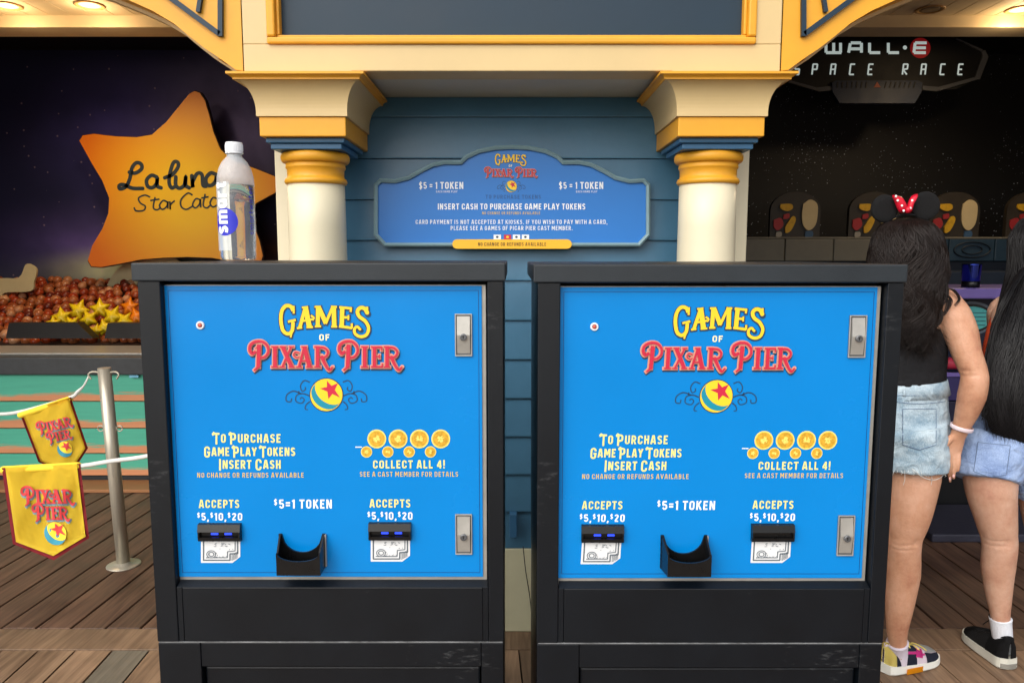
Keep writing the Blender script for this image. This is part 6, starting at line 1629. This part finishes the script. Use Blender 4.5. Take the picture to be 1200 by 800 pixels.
    for px_ in (1060, 1092):
        b2 = BM(); add_tube(b2, [on_cloth(sh, o, px_, 447 + 17 * k / 5, .004) for k in range(6)], [(.005, .0015)] * 6, 8, V((1, 0, 0)), False); obj('belt_loop', b2, M['denim_a'], sh, True)
    # frayed hem
    for k in range(26):
        a = -math.pi * .95 + math.pi * 1.0 * k / 25; px = 1070.5 + 37 * math.cos(a); Yq = 2.625 + 37 * .00295 * math.sin(a)
        bm = BM(); L_ = rr.uniform(3, 8) if k not in (9, 16) else 17
        stube(bm, [q3(px, 551, Yq, o), q3(px + rr.uniform(-2, 2), 551 + L_ * .6, Yq - .004, o), q3(px + rr.uniform(-3, 3), 551 + L_, Yq, o)], [.0007] * 3, 3, 5); obj('frayed_thread', bm, M['thread'], sh)
    for pts in ([(1069, 549), (1080, 558), (1092, 562), (1101, 560), (1108, 554)], [(1080, 550), (1094, 555), (1104, 554), (1110, 550)]):
        bm = BM(); stube(bm, [q3(x, y, 2.52 + (abs(x - 1072) / 40) ** 2 * .06, o) for x, y in pts], [.0011] * len(pts), 4, 6); obj('frayed_thread', bm, M['thread'], sh)
    # hair
    vol = [(1064, 256, 2.72, 10, 10), (1063, 262, 2.70, 25, 24), (1063, 275, 2.69, 34, 33), (1063, 296, 2.68, 39.5, 37), (1064, 320, 2.66, 42, 33), (1066, 345, 2.62, 37, 24), (1070, 368, 2.59, 28, 14), (1073, 388, 2.58, 21, 10), (1077, 404, 2.575, 9, 6)]
    ex = [([(1098, 318, 2.60), (1104, 335, 2.59), (1117, 340, 2.585), (1124, 350, 2.58), (1119, 358, 2.58)], 9, 1.3), ([(1098, 325, 2.60), (1100, 345, 2.58), (1110, 352, 2.575), (1108, 366, 2.57), (1096, 371, 2.57)], 10, 1.6),
          ([(1094, 330, 2.60), (1098, 352, 2.58), (1104, 368, 2.57), (1100, 380, 2.57), (1092, 384, 2.57)], 12, 1.8), ([(1100, 312, 2.61), (1107, 328, 2.60), (1109, 345, 2.58), (1103, 358, 2.575)], 12, 2), ([(1088, 350, 2.58), (1094, 372, 2.57), (1090, 392, 2.565), (1082, 402, 2.56)], 14, 2.2),
          ([(1080, 370, 2.57), (1082, 392, 2.56), (1086, 402, 2.56), (1080, 412, 2.56)], 10, 2.5), ([(1096, 340, 2.59), (1107, 344, 2.575), (1114, 352, 2.57), (1111, 362, 2.57)], 7, 1.2), ([(1070, 360, 2.575), (1066, 380, 2.56), (1070, 398, 2.56), (1064, 408, 2.56)], 14, 3)]
    strands('hair', t, o, vol, M['hair_a'], 2200, .12, 3, .0008, .42, ex)
    # headband with two round ears and a bow
    bm = BM(); pp = [q3(1064 + 38 * math.cos(a), 288 - 36.5 * math.sin(a), 2.70, o) for a in [math.pi * k / 20 for k in range(21)]]
    add_tube(bm, pp, [(.006, .003)] * 21, 8, Vector((0, 1, 0)), False); hb = obj('headband', bm, M['top_black'], t, True)
    for px, py, r_ in ((1036.5, 244.5, 16.2), (1084.5, 241.5, 16.8)):
        k = r_ * .00302; prof = [(0, -.010), (k * .6, -.0098), (k * .88, -.0085), (k * .97, -.005), (k, 0), (k * .97, .005), (k * .88, .0085), (k * .6, .0098), (0, .010)]
        obj('round_ear', add_lathe(BM(), prof, q3(px, py, 2.70, o), 36, 'Y'), mat('black_felt', srgb(10, 10, 12), .95, var=.2, bump=.6, bscale=400), hb, True)
    red = mat('red_satin', srgb(205, 22, 48), .35, var=.1); wd_ = mat('white_dot', srgb(240, 240, 240), .5, var=0)
    for pts, nm_ in (([(1063, 249), (1054, 249), (1048, 236), (1045.5, 229), (1052, 229.5), (1058, 232), (1063, 241)], 'bow_loop'), ([(1063, 249), (1067, 249.5), (1070, 240), (1076, 228), (1070, 228.5), (1066, 233), (1063, 242)], 'bow_loop')):
        sp = smoothpts([q3(x, y, 2.672, o) for x, y in pts] + [q3(*pts[0], 2.672, o)], 4)[:-1]; c = sum(sp, V()) / len(sp); bm = BM()
        a = [bm.verts.new(p) for p in sp]; f_ = bm.verts.new(c + V((0, -.014, 0))); b_ = bm.verts.new(c + V((0, .014, 0)))
        mid = [bm.verts.new(c + (p - c) * .7 + V((0, -.010, 0))) for p in sp]; mb_ = [bm.verts.new(c + (p - c) * .7 + V((0, .010, 0))) for p in sp]; n_ = len(sp)
        for i in range(n_):
            j = (i + 1) % n_; bm.faces.new((a[i], a[j], mid[j], mid[i])); bm.faces.new((mid[i], mid[j], f_)); bm.faces.new((a[j], a[i], mb_[i], mb_[j])); bm.faces.new((mb_[j], mb_[i], b_))
        recalc(bm); bl = obj(nm_, bm, red, hb, True)
        for dx, dy in (((-8, -4), (-3, 2), (-1, 8), (-10, -9)) if pts[3][0] < 1050 else ((2, -4), (0, 5))):
            bm = BM(); ellipsoid(bm, q3(1060 + dx if pts[3][0] < 1050 else 1067 + dx, 239 + dy, 2.6605, o), (.0042, .0022, .0042)); obj('polka_dot', bm, wd_, bl, True)
    bm = BM(); ellipsoid(bm, q3(1063.5, 246, 2.668, o), (.010, .012, .012)); obj('bow_knot', bm, red, hb, True)
    # sock and shoe
    bm = BM(); limb(bm, o, [(1053.5, 778, 2.61, 9.6), (1053, 766, 2.61, 10.4), (1052, 757, 2.605, 11.6), (1051.5, 752, 2.60, 12.8)], 20, caps=False); recalc(bm); obj('sock', bm, M['sock'], t, True)
    bm = BM(); limb(bm, o, [(1004, 785, 2.73, 13), (1004, 755, 2.73, 13.5)], 16, caps=False); recalc(bm); obj('sock', bm, M['sock'], t, True)
    cr = mat('lilac_leather', srgb(205, 190, 200), .45, var=.06); nv = mat('navy_suede', srgb(42, 48, 66), .8, var=.15); pk_ = mat('pink_leather', srgb(222, 60, 150), .45, var=.05); ylw = mat('pale_yellow_suede', srgb(232, 214, 120), .6, var=.05); wh = mat('white_rubber', srgb(226, 226, 218), .45, var=.06); orr = mat('orange_rubber', srgb(240, 165, 20), .45, var=.04); gr_ = mat('pale_grey_mesh', srgb(190, 192, 190), .7, var=.1, bump=.5, bscale=500)
    pi = math.pi
    he, to = ground(1034, 787), ground(1093, 771)
    # the outer side of the shoe faces the camera (angle near pi)
    pat = [('heel_panel', 0, .17, pi * .25, pi * 1.0, ylw), ('heel_panel', 0, .17, 0, pi * .25, ylw), ('side_panel', .10, .44, pi * .80, pi * .995, nv, .0006), ('collar_panel', .20, .46, pi * .58, pi * .74, nv, .0006, .04), ('toe_bumper', .62, .97, pi * .72, pi * .995, nv, .0006), ('toe_bumper', .62, .97, .02, pi * .28, nv, .0006),
           ('toe_mesh', .66, .92, pi * .34, pi * .70, gr_, .0004), ('swoosh', .16, .62, pi * .745, pi * .80, pk_, .0016, -.03), ('swoosh_tip', .50, .62, pi * .60, pi * .86, pk_, .0018, -.08), ('tongue', .34, .50, pi * .40, pi * .60, ylw, .004)]
    shoe(t, o, he, to, -1, cr, wh, pat, ylw, .032)
    up, T, L, wd2, cy2 = [None] * 5
    d = to - he; ang = math.atan2(d.y, d.x); T = Matrix.Translation(he - o) @ Matrix.Rotation(ang, 4, 'Z'); L = d.length
    bm = BM(); vs = []
    for u in (.24, .32, .40, .48, .53):
        w_ = .0430 + (u - .24) * .018
        vs.append((T @ Vector((u * L, -w_ - .0095, .004)), T @ Vector((u * L, -w_ - .0090, .025))))
    vv = [(bm.verts.new(a), bm.verts.new(b)) for a, b in vs]
    for a, b in zip(vv, vv[1:]): bm.faces.new((a[0], b[0], b[1], a[1]))
    bmesh.ops.solidify(bm, geom=bm.faces[:], thickness=.006); recalc(bm); obj('sole_insert', bm, orr, t)
    shoe(t, o, ground(1000, 775), ground(1015, 742), 1, cr, wh, pat[:2], ylw, .032)
woman_one()

def woman_two():
    o = Vector((P(1185, 700, 2.68).x, 2.68, 0)); V = Vector
    t = thing('person', 'woman with long black hair and blue denim shorts at the right edge of the picture', 'person', tuple(o))
    bm = BM()
    limb(bm, o, [(1166, 520, 2.71, 30), (1161, 550, 2.68, 30), (1161.5, 575, 2.665, 27.5), (1166, 602, 2.66, 23.5), (1170.5, 628, 2.66, 19.6), (1171.5, 642, 2.66, 19.0), (1169.5, 664, 2.67, 18.6), (1170, 690, 2.675, 15.2), (1171.8, 715, 2.675, 11.4), (1173, 730, 2.675, 9.8), (1175, 762, 2.675, 9)], 24)
    limb(bm, o, [(1222, 520, 2.74, 28), (1222, 575, 2.75, 27), (1226, 635, 2.76, 19), (1226, 665, 2.765, 18.5), (1228, 717, 2.77, 11), (1229, 755, 2.77, 10.5)], 22)
    limb(bm, o, [(1186, 535, 2.73, 46, 30), (1184, 512, 2.72, 46, 32), (1186, 480, 2.72, 40, 29), (1190, 455, 2.73, 36, 28), (1197, 415, 2.75, 40, 28), (1206, 378, 2.78, 42, 26), (1213, 352, 2.80, 36, 20), (1219, 335, 2.82, 17, 16), (1224, 315, 2.84, 15, 15), (1227, 300, 2.86, 14, 15)], 26)
    limb(bm, o, [(1214, 350, 2.80, 14), (1250, 360, 2.80, 18), (1262, 372, 2.80, 18), (1270, 410, 2.82, 15.5), (1272, 440, 2.86, 13.5), (1262, 452, 2.98, 12), (1252, 455, 3.08, 9), (1250, 456, 3.11, 8)], 18)
    limb(bm, o, [(1214, 350, 2.80, 14), (1180, 362, 2.82, 17), (1176, 376, 2.84, 17), (1178, 410, 2.88, 15), (1184, 432, 2.92, 13.5), (1195, 440, 3.02, 12), (1206, 444, 3.12, 8.5), (1208, 445, 3.14, 8)], 18)
    for cx_, cy_ in ((1250, 457), (1208, 446)):
        limb(bm, o, [(cx_, cy_, 3.12, 7.5, 4), (cx_, cy_ + 1, 3.19, 9, 4)], 12)
        for k in range(4): limb(bm, o, [(cx_ - 7 + k * 4.6, cy_ + 1, 3.19, 2.3), (cx_ - 7.5 + k * 4.9, cy_ + 3, 3.25 - abs(k - 1.5) * .008, 2.0)], 8)
        limb(bm, o, [(cx_ - 7, cy_, 3.13, 3), (cx_ - 12, cy_ + 2, 3.18, 2.3)], 8)
    hc = q3(1229, 290, 2.87, o); rot = head(bm, hc, R(-8))
    body_obj(bm, t, M['skin2'], .0045, [(q3(1171, 642, 2.60, o), .042, .0022, .005), (q3(1172, 635, 2.60, o), .03, .0022, .003), (q3(1160, 636, 2.60, o), .010, .003, .016), (q3(1182, 636, 2.60, o), .010, .003, .016)]); face_parts(t, hc, rot)
    bm = BM(); limb(bm, o, [(1186, 500, 2.72, 47, 38), (1187, 470, 2.72, 41, 34), (1191, 450, 2.73, 39, 31), (1197, 415, 2.75, 42, 31), (1205, 385, 2.78, 43, 28), (1211, 362, 2.79, 40, 24)], 30, caps=False)
    cloth_obj('orange_top', bm, t, M['top_orange'], .005, 4, .002)
    bm = BM(); limb(bm, o, [(1186, 540, 2.725, 57, 42), (1181, 520, 2.72, 56, 43), (1182, 498, 2.72, 50, 40), (1184, 481, 2.72, 44.5, 36)], 34, caps=False)
    limb(bm, o, [(1168, 515, 2.70, 42, 40), (1158, 545, 2.68, 38.5, 36), (1156, 562, 2.665, 36.5, 34)], 28, caps=False)
    limb(bm, o, [(1218, 520, 2.74, 38), (1224, 550, 2.74, 37), (1226, 580, 2.745, 34)], 28, caps=False)
    sh = cloth_obj('denim_shorts', bm, t, M['denim_b'], .005, 12, .0045)
    # rolled hems
    for cx_, cy_, Yc, r_, tl in ((1226, 580, 2.745, 34, 2),):
        bm = BM(); pp = []; r_ -= 1.2
        for k in range(29): a = 2 * math.pi * k / 28; pp.append(q3(cx_ + r_ * math.cos(a), cy_ + tl * math.cos(a) + 1.2 * math.sin(a * 3), Yc + r_ * .0029 * math.sin(a), o))
        add_tube(bm, pp, [.0052] * 29, 8, Vector((0, 0, 1)), False); obj('hem', bm, M['denim_b'], sh, True)
    bm = BM(); G = []
    for i in range(9):
        row = []
        for k in range(9):
            px = 1146 + 38 * i / 8 + k * -.6; py = 518 + (34 + 5 * (1 - abs(i - 4) / 4)) * k / 8 + (i * .5)
            row.append(bm.verts.new(on_cloth(sh, o, px, py)))
        G.append(row)
    for A, B in zip(G, G[1:]):
        for k in range(8): bm.faces.new((A[k], A[k + 1], B[k + 1], B[k]))
    seam_patch(bm, G, 'back_pocket', M['denim_b'], sh)
    vol = [(1228, 248, 2.88, 10, 10), (1228, 258, 2.87, 26, 26), (1227, 280, 2.85, 36, 36), (1225, 318, 2.82, 37, 34), (1221, 350, 2.76, 43, 26), (1214, 388, 2.69, 47, 20), (1208, 425, 2.65, 50, 14), (1204, 465, 2.62, 48, 12), (1200, 500, 2.61, 38, 10), (1199, 525, 2.61, 18, 6)]
    rr = random.Random(4); ex = []
    for j in range(12): ex.append(([(1215, 300, 2.78), (1200 - rr.uniform(0, 8), 322, 2.72), (1183 - rr.uniform(0, 8), 350, 2.66), (1168 - rr.uniform(0, 6), 385, 2.65), (1160 - rr.uniform(-2, 7), 425, 2.635), (1158 + rr.uniform(-8, 8), 465, 2.62), (1153 + rr.uniform(-6, 16), 492 + rr.uniform(-6, 14), 2.61)], 9, 1.2))
    strands('hair', t, o, vol, M['hair_b'], 2400, .022, 11, .0008, .4, ex)
    bm = BM(); limb(bm, o, [(1175.5, 762, 2.675, 10.6), (1174.5, 745, 2.675, 11.2), (1172.8, 729, 2.675, 11.8), (1172.5, 724, 2.675, 12.6)], 20, caps=False); recalc(bm); obj('sock', bm, mat('white_sock', srgb(222, 226, 234), .9, var=.06, bump=.6, bscale=180), t, True)
    bm = BM(); limb(bm, o, [(1229, 770, 2.77, 12.5), (1228, 745, 2.77, 12.2)], 16, caps=False); recalc(bm); obj('sock', bm, M['sock'], t, True)
    bk = mat('black_suede', srgb(12, 12, 14), .85, var=.2, bump=.5, bscale=200); wh = mat('off_white_rubber', srgb(205, 204, 192), .45, var=.1)
    air = mat('clear_grey_sole', srgb(140, 138, 130), .15, var=.25, scale=30, spec=.8)
    pi = math.pi
    he, to = ground(1182, 784), ground(1137, 745)
    pat = [('heel_counter', .0, .30, .02, pi * .98, bk, .002), ('toe_cap', .74, .98, .02, pi * .98, bk, .001), ('heel_tab', .0, .10, pi * .35, pi * .65, bk, .006)]
    up, T, L, wd2, cy2 = shoe(t, o, he, to, 1, bk, wh, pat, bk, .036)
    bm = BM(); ring1, ring2 = [], []
    for i in range(25):
        a = pi * .5 + pi * i / 24
        x, y = .10 * L + .115 * L * math.cos(a) * (1.12), .041 * math.sin(a)
        ring1.append(bm.verts.new(T @ Vector((x, y, .004)))); ring2.append(bm.verts.new(T @ Vector((x, y, .022))))
    xa = .42 * L
    for y in (-.046, .046): ring1.append(bm.verts.new(T @ Vector((xa, y, .004)))); ring2.append(bm.verts.new(T @ Vector((xa, y, .018))))
    n_ = len(ring1)
    for i in range(n_): bm.faces.new((ring1[i], ring1[(i + 1) % n_], ring2[(i + 1) % n_], ring2[i]))
    bm.faces.new(ring1); bm.faces.new(ring2[::-1]); recalc(bm); obj('air_sole', bm, air, up)
    shoe(t, o, ground(1229, 782), ground(1222, 740), 1, bk, wh, pat[:1], bk, .036)
    bm = BM(); pts = [q3(1152, 731, 2.72, o), q3(1158, 727, 2.71, o), q3(1163, 725, 2.69, o), q3(1160, 722, 2.69, o), q3(1159, 719, 2.70, o)]
    stube(bm, pts, [.0018] * 5, 4, 6); obj('shoelace', bm, bk, t, True)
woman_two()
